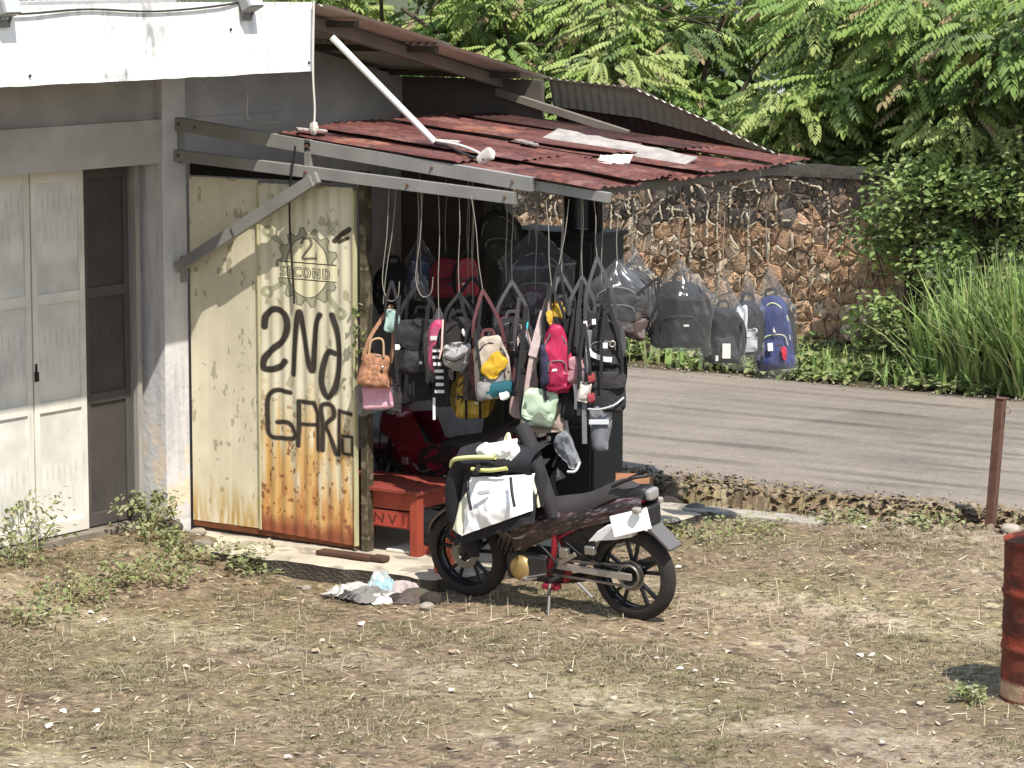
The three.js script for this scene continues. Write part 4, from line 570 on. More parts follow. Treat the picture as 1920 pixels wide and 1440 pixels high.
function motorbike(label, pos, turn, lean, c) {
  const g = thing('motorbike', label, 'motorbike', pos, turn); g.rotation.order = 'YXZ'; g.rotation.x = lean; g.scale.setScalar(c.scale ?? 1);
  const F = -0.665, Rr = 0.665, wr = 0.313;
  const steel = std(0xb4b1ab, 0.3, { metalness: 0.85 }), blk = std(0x1f1d1e, 0.55), eng = std(0x3f3c3b, 0.5, { metalness: 0.5 });
  const decalT = canvasTex(256, 128, (u, v) => { const a = sstep(0.52, 0.56, fbm(u * 14 + v * 5, v * 7 - u * 5 + c.seed, 3)), b = sstep(0.64, 0.67, fbm(u * 22 + 5, v * 13 + u * 12, 3)); return c.body.map((q, i) => mix(mix(q, c.decal[i], a), [206, 198, 198][i], b * c.white)); });
  const bodyM = phys(0xffffff, 0.35, { map: decalT, clearcoat: 0.5, clearcoatRoughness: 0.2 }), accent = phys(c.accent, 0.35, { clearcoat: 0.5 });
  wheel(g, F, wr, wr, 0.05); wheel(g, Rr, wr, wr, 0.06);
  // front fork and mudguard
  for (const z of [-0.075, 0.075]) { const f = part(g, 'fork', rod([F, wr, z], [F + 0.19, 0.78, z], 0.024, 0.02), blk); part(f, 'slider', rod([F, wr, z], [F + 0.08, 0.5, z], 0.03, 0.028), std(0x2c2a2a, 0.4)); }
  part(g, 'front_mudguard', grid(22, 8, (u, v) => { const a = mix(0.35, 2.7, u), q = (v - 0.5) * 2, rd = 0.34 - 0.03 * q * q; return [F - rd * Math.cos(a) * -1 * -1, wr + rd * Math.sin(a), q * 0.062]; }), accent);
  part(g, 'calliper', bx(F + 0.06, F + 0.13, wr - 0.01, wr + 0.1, 0.045, 0.08, 0.01), eng);
  // frame and engine
  const frameM = phys(c.frame, 0.45);
  part(g, 'frame', M([tube([[F + 0.21, 0.8, 0], [-0.22, 0.66, 0], [0.08, 0.52, 0], [0.16, 0.36, 0], [0.12, 0.2, 0]], 0.028, 24, 8), tube([[0.1, 0.5, 0.07], [0.4, 0.66, 0.08], [0.82, 0.84, 0.06]], 0.014, 16, 6), tube([[0.1, 0.5, -0.07], [0.4, 0.66, -0.08], [0.82, 0.84, -0.06]], 0.014, 16, 6), tube([[0.02, 0.24, 0.08], [0.1, 0.42, 0.09], [0.12, 0.56, 0.09]], 0.022, 12, 8), bx(0.0, 0.12, 0.16, 0.2, 0.05, 0.12, 0.01)]), frameM);
  const e = part(g, 'engine', M([bx(-0.3, 0.06, 0.19, 0.4, -0.11, 0.1, 0.04), T(bx(-0.12, 0.12, -0.09, 0.09, -0.08, 0.08, 0.02), [-0.24, 0.44, 0], [0, 0, -0.5]), ...[0, 1, 2, 3, 4].map((i) => T(bx(-0.11, 0.11, -0.004, 0.004, -0.1, 0.1, 0.001), [-0.3 + i * 0.028, 0.5 - i * 0.022, 0], [0, 0, 1.05]))]), eng);
  part(e, 'engine_cover', T(new THREE.LatheGeometry([[0, 0.045], [0.04, 0.045], [0.07, 0.036], [0.085, 0.018], [0.088, 0]].map(([a, b]) => new THREE.Vector2(a, b)), 28), [-0.16, 0.285, 0.1], [Math.PI / 2, 0, 0]), std(c.cover, 0.4, { metalness: 0.55 }));
  part(e, 'sprocket_cover', T(bx(-0.07, 0.07, -0.07, 0.07, 0, 0.03, 0.025), [-0.02, 0.31, 0.1]), eng); part(e, 'carburettor', bx(-0.12, -0.03, 0.44, 0.53, 0.02, 0.1, 0.015), steel);
  part(g, 'exhaust', tube([[-0.34, 0.42, -0.04], [-0.4, 0.24, -0.06], [-0.1, 0.16, -0.12], [0.3, 0.22, -0.16], [0.78, 0.38, -0.17]], 0.034, 30, 10), std(0x57534f, 0.35, { metalness: 0.8 }));
  // swing arm, chain, shock absorber
  part(g, 'swing_arm', M([bar([0.1, 0.33, 0.085], [Rr + 0.03, wr, 0.085], 0.022, 0.045), bar([0.1, 0.33, -0.085], [Rr + 0.03, wr, -0.085], 0.022, 0.045)]), std(0xa9a39b, 0.4, { metalness: 0.5 }));
  part(g, 'chain', M([bar([0.02, 0.36, 0.07], [Rr, wr + 0.07, 0.07], 0.01, 0.018), bar([0.02, 0.26, 0.07], [Rr, wr - 0.07, 0.07], 0.01, 0.018), T(new THREE.TorusGeometry(0.075, 0.009, 6, 24).toNonIndexed(), [Rr, wr, 0.07])]), std(0x8f8a84, 0.4, { metalness: 0.8 }));
  part(g, 'shock_absorber', M([rod([0.28, 0.36, 0], [0.2, 0.6, 0], 0.014), ...[0, 1, 2, 3, 4, 5].map((i) => T(new THREE.TorusGeometry(0.032, 0.007, 6, 14).toNonIndexed(), [0.27 - i * 0.011, 0.39 + i * 0.033, 0], [Math.PI / 2 - 0.0, 0.33, 0]))]), phys(0xb02a2a, 0.4));
  // bodywork: leg shields, centre body, side covers, tail
  for (const s of [-1, 1]) {
    part(g, 'leg_shield', grid(10, 14, (u, v) => { const y = mix(0.4, 0.88, v), x = mix(mix(-0.28, -0.52, v), mix(-0.24, -0.24, v) + 0.1 * Math.sin(v * Math.PI), u); return [x, y + 0.04 * u, s * (0.07 + 0.08 * Math.sin(v * 2.2) * (1 - u * 0.5) + 0.02 * u)]; }), c.shield ? accent : bodyM);
    part(g, 'side_cover', grid(20, 8, (u, v) => { const x = mix(-0.2, 0.82, u), yc = 0.56 + 0.27 * Math.pow(u, 1.2), hh = mix(0.16, 0.05, u) * (0.85 + 0.15 * Math.cos(u * 7)); return [x, yc + (v - 0.5) * 2 * hh, s * (0.115 + 0.03 * Math.sin(v * Math.PI) - 0.04 * u)]; }), bodyM);
    part(g, 'footpeg', T(rod([0.14, 0.26, s * 0.1], [0.14, 0.26, s * 0.22], 0.016), [0, 0, 0]), blk);
  }
  part(g, 'centre_body', grid(20, 10, (u, v) => { const x = mix(-0.46, 0.0, u), y0 = 0.9 - 0.3 * sstep(0, 0.8, u) + 0.06 * sstep(0.7, 1, u), a = (v - 0.5) * Math.PI; return [x, y0 + 0.07 * Math.cos(a) - 0.06, 0.11 * Math.sin(a)]; }), blk);
  part(g, 'seat', grid(28, 12, (u, v) => { const x = mix(-0.1, 0.74, u), top = 0.745 + 0.045 * sstep(0.1, 0.5, u) + 0.165 * sstep(0.4, 1, u), w = mix(0.1, 0.115, Math.sin(u * Math.PI)) * (1 - 0.35 * sstep(0.75, 1, u)), a = (v - 0.5) * Math.PI * 1.1; return [x, top - 0.075 + 0.095 * Math.cos(a) * Math.min(1, 4 * u + 0.3) * Math.min(1, 5 * (1 - u) + 0.3), w * Math.sin(a)]; }), std(0x3a3635, 0.75, { bumpMap: relief6, bumpScale: 0.002 }));
  part(g, 'tail', M([T(pillow(0.3, 0.11, 0.17, { e: 0.6, wr: 0 }), [0.7, 0.84, 0], [0, 0, 0.35]), tube([[0.6, 0.92, 0.1], [0.76, 0.99, 0.08], [0.82, 0.99, 0], [0.76, 0.99, -0.08], [0.6, 0.92, -0.1]], 0.013, 24, 6)]), blk);
  part(g, 'tail_lamp', T(pillow(0.07, 0.08, 0.12, { wr: 0 }), [0.83, 0.87, 0]), phys(0x8f8a88, 0.15)); for (const s of [-1, 1]) part(g, 'indicator', T(pillow(0.06, 0.04, 0.05, { wr: 0 }), [0.8, 0.79, s * 0.13]), phys(0x9a948c, 0.2));
  part(g, 'rear_mudguard', T(bx(-0.02, 0.3, -0.012, 0.012, -0.075, 0.075, 0.008), [0.77, 0.72, 0], [0, 0, -0.72]), std(0x5f5c5b, 0.7));
  part(g, 'inner_guard', M([bx(0.3, 0.62, 0.52, 0.66, -0.07, 0.07, 0.03), bx(0.14, 0.34, 0.36, 0.6, -0.06, 0.06, 0.02), bx(0.55, 0.86, 0.66, 0.8, -0.07, 0.07, 0.02)]), blk);
  part(g, 'fittings', M([bar([0.16, 0.36, 0.12], [0.3, 0.44, 0.13], 0.016, 0.03), bx(0.17, 0.24, 0.4, 0.47, 0.1, 0.14, 0.01), rod([-0.02, 0.24, 0.13], [-0.12, 0.22, 0.16], 0.009), rod([0.3, 0.24, 0.12], [0.42, 0.16, 0.14], 0.01), bx(0.36, 0.44, 0.44, 0.5, 0.08, 0.12, 0.01), tube([[-0.3, 0.56, 0.1], [-0.18, 0.5, 0.13], [-0.05, 0.55, 0.12]], 0.012, 10, 6), bx(-0.36, -0.3, 0.54, 0.6, 0.12, 0.15, 0.008)]), steel);
  if (c.plate) { { const f = new THREE.Shape(); [[0.4, 0.535], [0.47, 0.6], [0.55, 0.65], [0.64, 0.665], [0.74, 0.66], [0.72, 0.6], [0.6, 0.57]].forEach(([x, y], i) => f[i ? 'lineTo' : 'moveTo'](x, y)); part(g, 'white_fender', T(new THREE.ExtrudeGeometry(f, { depth: 0.13, bevelSize: 0.008, bevelThickness: 0.01, bevelSegments: 2 }), [0, 0, -0.03]), phys(0xeeebe8, 0.45)); } part(g, 'number_plate', T(bx(-0.13, 0.13, -0.07, 0.07, -0.004, 0.004, 0.003), [0.74, 0.7, 0.12], [-0.25, 0.25, 0.32]), std(0xf1efec, 0.5)); }
  // bars, lamp and mirrors
  part(g, 'headlamp_cowl', T(pillow(0.2, 0.26, 0.24, { e: 0.6, wr: 0 }), [-0.5, 0.84, 0], [0, 0, -0.3]), c.shield ? accent : bodyM);
  const hb = part(g, 'handlebar', tube([[-0.3, 0.99, 0.34], [-0.38, 1.0, 0.2], [-0.45, 0.95, 0], [-0.38, 1.0, -0.2], [-0.3, 0.99, -0.34]], 0.013, 24, 8), blk);
  for (const s of [-1, 1]) { part(hb, 'grip', rod([-0.35, 1.0, s * 0.24], [-0.3, 0.99, s * 0.35], 0.019), blk); if (c.mirrors) { part(hb, 'mirror_stalk', tube([[-0.38, 1.0, s * 0.2], [-0.36, 1.1, s * 0.22], [-0.32, 1.16, s * 0.28]], 0.007, 10, 5), blk); part(hb, 'mirror', T(pillow(0.035, 0.1, 0.16, { wr: 0, e: 0.7 }), [-0.31, 1.19, s * 0.31]), std(0x2a2a2c, 0.3)); } }
  part(g, 'cables', M([tube([[-0.34, 0.99, 0.24], [-0.5, 0.98, 0.12], [-0.42, 0.7, 0.1], [-0.3, 0.5, 0.08], [-0.2, 0.44, 0.09]], 0.006, 24, 5), tube([[-0.34, 0.99, 0.22], [-0.54, 0.94, 0.06], [-0.6, 0.7, 0.09], [-0.63, 0.42, 0.08]], 0.006, 24, 5), tube([[-0.08, 0.5, 0.1], [0.05, 0.44, 0.12], [0.12, 0.34, 0.11], [0.02, 0.26, 0.12]], 0.008, 18, 5), tube([[0.2, 0.5, 0.09], [0.34, 0.42, 0.1], [0.5, 0.38, 0.1], [0.62, 0.36, 0.09]], 0.006, 16, 5)]), blk);
  part(g, 'gear_lever', M([rod([0.06, 0.28, 0.14], [-0.1, 0.24, 0.15], 0.007), rod([-0.1, 0.24, 0.13], [-0.1, 0.24, 0.19], 0.011)]), steel);
  part(g, 'side_stand', rod([0.06, 0.22, 0.1], [0.12, 0.02 - Math.tan(lean) * 0.24, 0.24], 0.011), std(0x75706a, 0.5, { metalness: 0.5 }));
  return g;
}
const bike = motorbike('black motorbike with gold engine cover parked in the yard', [3.68, -0.185, 0.47], 0, 0.12, { body: [36, 30, 33], decal: [70, 48, 53], white: 0.4, seed: 3, scale: 1.04, accent: 0x262024, frame: 0x8e2230, cover: 0xb59a66, plate: true, mirrors: false });
motorbike('maroon and black motorbike standing inside the stall behind the bench', [1.78, -0.09, -0.98], 0, 0.07, { body: [40, 32, 34], decal: [122, 30, 44], white: 0.0, seed: 9, accent: 0x6a1626, frame: 0x2a2727, cover: 0x8a8682, shield: true, mirrors: true });
// jacket thrown over the bars of the near motorbike
{
  const j = thing('jacket', 'black and white riding jacket with yellow piping draped over the motorbike bars', 'jacket', [3.68, -0.185, 0.47]); j.rotation.x = 0.12; j.scale.setScalar(1.05);
  const blk = cloth(0x29262a), wht = std(0xf4f2f0, 0.85), yel = std(0xd6d884, 0.7);
  const sh = (pts, n = [18, 18], bulge = 0.06, zb = 0.2, sd = 1, wr = 0.035) => grid(n[0], n[1], (u, v) => { const [a, b, c, d] = pts; const x = mix(mix(a[0], b[0], u), mix(d[0], c[0], u), v), y = mix(mix(a[1], b[1], u), mix(d[1], c[1], u), v), f = fbm(x * 9 + sd * 5, y * 9, 3) - 0.5, f2 = fbm(x * 22 + sd, y * 6, 2) - 0.5; return [x + f * 0.02, y + f * 0.02, zb + bulge * Math.sin(u * Math.PI) * Math.sin(v * Math.PI * 0.9 + 0.2) + wr * (f + 0.5 * f2) + 0.42 * (0.95 - y) - 0.2 * sstep(0.95, 1.08, y)]; });
  // corners: bottom-left, bottom-right, top-right, top-left in the bike's own plane
  part(j, 'back', sh([[-0.52, 0.46], [0.08, 0.66], [0.06, 1.02], [-0.52, 1.0]], [28, 22], 0.08, 0.14, 1), blk);
  part(j, 'white_panel', sh([[-0.45, 0.54], [0.08, 0.745], [0.05, 0.965], [-0.45, 0.9]], [28, 20], 0.07, 0.19, 2, 0.05), wht);
  part(j, 'white_corner', sh([[-0.51, 0.58], [-0.43, 0.55], [-0.44, 0.82], [-0.49, 0.74]], [8, 12], 0.03, 0.2, 5), cloth(0xe9e6c8));
  part(j, 'far_side', sh([[-0.63, 0.5], [0.02, 0.66], [0.0, 1.0], [-0.56, 1.03]], [16, 14], -0.08, -0.16, 3), blk);
  part(j, 'shoulder', grid(24, 14, (u, v) => { const x = mix(-0.58, 0.04, u), a = mix(-0.4, Math.PI + 0.4, v); return [x, 0.96 + 0.1 * Math.sin(a) + 0.05 * (fbm(x * 12, v * 6, 3) - 0.5) + 0.05 * u, 0.0 + 0.2 * Math.cos(a)]; }), blk);
  part(j, 'white_yoke', T(pillow(0.36, 0.11, 0.14, { seed: 71, wr: 0.03 }), [-0.27, 1.07, 0.12], [0.4, 0, 0.16]), wht);
  part(j, 'piping', tube([[-0.66, 0.93, 0.12], [-0.58, 1.0, 0.19], [-0.42, 1.04, 0.22], [-0.22, 1.06, 0.22]], 0.015, 24, 6), std(0xdfe0a0, 0.7)); part(j, 'piping', tube([[-0.4, 0.97, 0.245], [-0.26, 0.975, 0.25], [-0.12, 1.0, 0.24]], 0.013, 18, 6), yel);
  part(j, 'grey_panel', sh([[-0.38, 0.94], [-0.1, 0.99], [-0.1, 1.03], [-0.38, 1.0]], [10, 6], 0.02, 0.235, 7), cloth(0x8d8a88));
  for (const [x, y] of [[-0.37, 0.81], [-0.02, 0.87]]) part(j, 'pocket_zip', tube([[x - 0.035, y + 0.09, 0.295], [x, y, 0.34], [x + 0.03, y - 0.08, 0.365]], 0.011, 10, 5), std(0x1d1b1d, 0.6));
  part(j, 'print', T(pillow(0.1, 0.03, 0.01, { wr: 0 }), [-0.25, 0.85, 0.335], [-0.4, 0, 0.2]), cloth(0xc4c2c4));
  part(j, 'sleeve', tube([[-0.54, 0.98, 0.1], [-0.62, 0.84, 0.13], [-0.64, 0.64, 0.13], [-0.58, 0.46, 0.12], [-0.5, 0.36, 0.1]], 0.068, 24, 10), blk);
  part(j, 'sleeve', tube([[-0.18, 1.2, -0.04], [-0.1, 1.12, 0.0], [0.0, 0.95, 0.06], [0.08, 0.8, 0.1], [0.13, 0.66, 0.1]], 0.052, 24, 10), cloth(0x332f33));
  part(j, 'sleeve', tube([[-0.12, 0.98, 0.1], [0.02, 0.98, 0.1], [0.05, 0.86, 0.12], [0.06, 0.74, 0.12]], 0.05, 20, 10), blk);
  part(j, 'sleeve_piping', tube([[-0.24, 1.06, 0.1], [-0.23, 1.17, 0.05], [-0.2, 1.14, 0.08], [-0.12, 1.05, 0.12], [-0.09, 0.99, 0.15]], 0.016, 18, 6), std(0xe9e6b4, 0.7));
  part(j, 'sleeve_piping', tube([[0.02, 0.92, 0.17], [0.05, 0.84, 0.18], [0.06, 0.74, 0.17]], 0.012, 12, 6), std(0xe9e6c4, 0.7));
  const vis = thing('mirror', 'grey plastic wrapped mirror sticking up behind the jacket', 'mirror', [3.68, -0.185, 0.47]); part(vis, 'head', T(pillow(0.13, 0.27, 0.07, { seed: 55, wr: 0.04, e: 0.9, top: 0.6 }), [0.09, 1.09, -0.04], [0, 0.5, 0.5]), phys(0x7f8286, 0.25, { clearcoat: 0.6 })); part(vis, 'rim', T(tube([[-0.05, -0.12, 0.03], [0, -0.14, 0.04], [0.06, -0.1, 0.03]], 0.01, 12, 5), [0.09, 1.09, -0.02], [0, 0.5, 0.5]), std(0xd4d2ce, 0.4)); part(vis, 'stalk', rod([-0.02, 0.98, -0.02], [0.02, 1.1, -0.04], 0.01), std(0x222222, 0.5));
}
// ---------- small things on the ground ----------
{
  const rustD = tex(512, 512, (u, v) => { const n = fbm(u * 8, v * 8, 5, 8), b = sstep(0.5, 0.62, fbm(u * 5 + 3, v * 16, 4, 5)), p = sstep(0.16, 0.11, v + 0.05 * (fbm(u * 12, 4, 3, 12) - 0.5)) * sstep(0.02, 0.04, v) * sstep(0.4, 0.55, fbm(u * 7, v * 9 + 3, 3, 7)), k = sstep(0.56, 0.66, fbm(u * 9, v * 6 + 7, 4, 9)); let c = [104, 45, 29].map((q) => q + 70 * (n - 0.5)); c = c.map((q, i) => mix(q, [150, 58, 32][i], b * 0.55)); c = c.map((q, i) => mix(q, [58, 30, 24][i], k * 0.5)); return c.map((q, i) => mix(q, [196, 168, 138][i], p * 0.9)); });
  const drum = thing('oil_drum', 'rusty red oil drum standing at the right edge of the yard', 'drum', [7.654, -0.205, 0.95]);
  const prof = []; const Hh = 1.0, rad = 0.29; for (let i = 0; i <= 60; i++) { const y = i / 60 * Hh; let r = rad; for (const b of [0.34, 0.68]) r += 0.014 * Math.exp(-(((y - b) / 0.016) ** 2)); for (const b of [0.22, 0.45, 0.52, 0.8]) r += 0.003 * Math.exp(-(((y - b) / 0.012) ** 2)); r += 0.008 * Math.exp(-((y / 0.01) ** 2)) + 0.008 * Math.exp(-(((y - Hh) / 0.01) ** 2)); prof.push(new THREE.Vector2(r, y)); }
  const lg = new THREE.LatheGeometry(prof, 72); const lp = lg.attributes.position; for (let i = 0; i < lp.count; i++) { const x = lp.getX(i), y = lp.getY(i), z = lp.getZ(i), a = Math.atan2(z, x), k = 1 + 0.07 * (fbm(Math.cos(a) * 2.4 + 5, y * 5 + Math.sin(a) * 2.4, 3) - 0.5) - 0.05 * Math.exp(-(((a + 2.9) ** 2) * 9 + ((y - 0.5) / 0.09) ** 2)); lp.setX(i, x * k); lp.setZ(i, z * k); } lg.computeVertexNormals();
  part(drum, 'wall', lg, std(0xffffff, 0.75, { map: rustD, bumpMap: relief6, bumpScale: 0.003, metalness: 0.1 })); part(drum, 'inside', T(new THREE.CylinderGeometry(0.28, 0.28, 0.9, 40, 1, true).toNonIndexed(), [0, 0.52, 0]), std(0x3d241c, 0.95, { map: speck })); part(drum, 'base', T(new THREE.CircleGeometry(0.285, 32).toNonIndexed(), [0, 0.04, 0], [-Math.PI / 2, 0, 0]), std(0x33241d, 0.95));
  const post = thing('rusty_post', 'thin rusty iron post leaning beside the road on the right', 'post', [4.78, -0.2, -4.0]); part(post, 'shaft', bar([0, -0.05, 0], [0.085, 1.05, 0.02], 0.07, 0.07, 0.006), std(0x6e4c3f, 0.85, { map: speck3 })); part(post, 'ring', T(new THREE.TorusGeometry(0.022, 0.006, 6, 16).toNonIndexed(), [0.15, 0.97, 0.02]), std(0x8d8078, 0.5)); part(post, 'cap', T(bx(-0.04, 0.04, 0, 0.012, -0.04, 0.04), [0.085, 1.05, 0.02]), std(0x5e4034, 0.85));
  const pad = thing('wooden_plank', 'dark brown flat piece of wood lying on the slab before the rusty sheet', 'plank', [1.72, -0.07, 0.24], 0.02); part(pad, 'blade', bx(-0.27, 0.22, -0.015, 0.02, -0.05, 0.06, 0.015), std(0x5a3c2c, 0.9, { map: grime2 })); part(pad, 'grip', bx(0.215, 0.34, -0.015, 0.03, -0.045, 0.045, 0.015), std(0x4a3226, 0.9));
  const clothes = thing('rag_heap', 'heap of dirty white and pale blue rags at the slab edge', 'rags', [2.42, -0.215, 0.74]);
  [[0xd6d0c8, -0.2, 0.06, 0.05, 0.22, 0.1], [0xa9cdd4, -0.02, 0.1, 0, 0.17, 0.11], [0xc9b9b4, 0.12, 0.08, -0.06, 0.2, 0.12], [0xdedad2, 0.08, 0.05, 0.1, 0.24, 0.09], [0x9a9792, -0.1, 0.05, 0.1, 0.26, 0.08], [0x4a423e, -0.12, 0.04, 0.14, 0.24, 0.07], [0xb3a7a4, 0.24, 0.06, 0.0, 0.18, 0.11], [0xcfd6d2, -0.06, 0.13, -0.04, 0.12, 0.06], [0x6a5a54, 0.3, 0.05, 0.08, 0.16, 0.08], [0xe2ddd6, -0.28, 0.05, 0.12, 0.12, 0.07], [0x8d8884, 0.0, 0.07, 0.16, 0.16, 0.07]].forEach(([c, x, y, z, w, h], i) => part(clothes, 'rag', grid(26, 20, (u, v) => { const a = (u - 0.5) * w * 1.8, b = (v - 0.5) * 0.3, q = i * 1.3, ed = Math.sin(u * Math.PI) * Math.sin(v * Math.PI), rg = Math.abs(fbm(u * 4 + i * 9, v * 4, 3) - 0.5) * 2, f = fbm(u * 9 + i * 5, v * 7 + i, 2) - 0.5; return [x + a * Math.cos(q) - b * Math.sin(q) + 0.04 * f, Math.max(0.01 + 0.03 * rg, (y * 1.6) * Math.pow(ed, 0.6) * (1.0 - 0.6 * rg) + 0.04 * f), z + a * Math.sin(q) * 0.6 + b * Math.cos(q) + 0.03 * f]; }), cloth(c)));
  const rk = rngOf(77), rockM = [std(0x5d5348, 0.95, { map: speck }), std(0x8d8376, 0.95, { map: speck }), std(0xb5aa9a, 0.95, { map: speck }), std(0x3f362f, 0.95, { map: speck })];
  const rocks = [[2.72, 0.75, 0.09, 0, 'dark lump of rubble at the slab corner beside the rags'], [2.88, 0.8, 0.07, 3, 'blackened lump of rubble nearest the front wheel'], [2.62, 0.86, 0.06, 3, 'small dark rubble lump between the rags and the wheel'], [2.95, 0.95, 0.05, 2, 'small pale stone in front of the front wheel'], [0.15, 0.42, 0.09, 0, 'dark stone at the foot of the grey column'], [0.32, 0.3, 0.06, 2, 'pale stone at the foot of the grey column'], [1.75, 0.78, 0.035, 2, 'small pale pebble in front of the slab'], [0.55, 0.5, 0.07, 1, 'brown stone in the weeds below the plain sheet'], [2.15, -3.42, 0.12, 3, 'dark rubble by the ditch behind the motorbike tail'], [2.5, -3.3, 0.08, 1, 'brown rubble beside the ditch'], [5.0, -3.9, 0.07, 2, 'pale stone at the foot of the rusty post'], [3.0, -3.75, 0.09, 3, 'dark clod in the middle of the ditch'], [2.3, -3.7, 0.1, 1, 'brown clod lying in the ditch']];
  for (const [x, z, r, m, lab] of rocks) { const q = new THREE.IcosahedronGeometry(r, 2), p = q.attributes.position, s = rk() * 50; for (let i = 0; i < p.count; i++) { const k = 0.72 + 0.6 * fbm(p.getX(i) * 9 / r * 0.1 + s, p.getY(i) * 9 / r * 0.1 + p.getZ(i) * 8 + s, 3); p.setXYZ(i, p.getX(i) * k * 1.2, p.getY(i) * k * 0.7, p.getZ(i) * k); } q.computeVertexNormals(); single('stone', T(uvm(q), [x, groundH(x, z) + r * 0.3, z], [0, rk() * 6, 0]), rockM[m], lab, 'stone'); }
  const box = thing('cardboard_box', 'torn brown cardboard box standing behind the motorbike seat', 'box', [2.62, -0.09, -2.2], 0.5);
  const cb = std(0xa07052, 0.9, { map: grime2 }); part(box, 'front_wall', grid(2, 4, (u, v) => [mix(-0.09 - 0.05 * v, 0.09 + 0.05 * v, u), 0.02 + v * 0.38, 0.1]), cb); part(box, 'side_wall', grid(2, 4, (u, v) => [0.1 + 0.05 * v, 0.02 + v * 0.36, mix(-0.1, 0.1, u)]), cb); part(box, 'side_wall', grid(2, 4, (u, v) => [-0.1 - 0.05 * v, 0.02 + v * 0.3, mix(-0.1, 0.1, u)]), cb); part(box, 'flap', grid(2, 4, (u, v) => [mix(-0.13, 0.13, u), 0.4 - v * 0.06, 0.1 + v * 0.13]), cb);
  single('orange_bag', T(pillow(0.14, 0.24, 0.12, { seed: 91, wr: 0.05 }), [2.62, 0.03, 0.3], [0, 0.4, 0.1]), std(0xd9683c, 0.6), 'crumpled orange plastic bag on the slab behind the front wheel', 'plastic bag');
  single('concrete_kerb', M([T(bx(0, 1.5, -0.16, 0.03, -0.16, 0.1, 0.02), [2.15, -0.17, -3.2], [0, 0.09, 0])]), std(0xb7ad9e, 0.93, { map: speck, bumpMap: relief2, bumpScale: 0.008 }), 'pale concrete strip edging the ditch behind the motorbike', 'kerb');
}

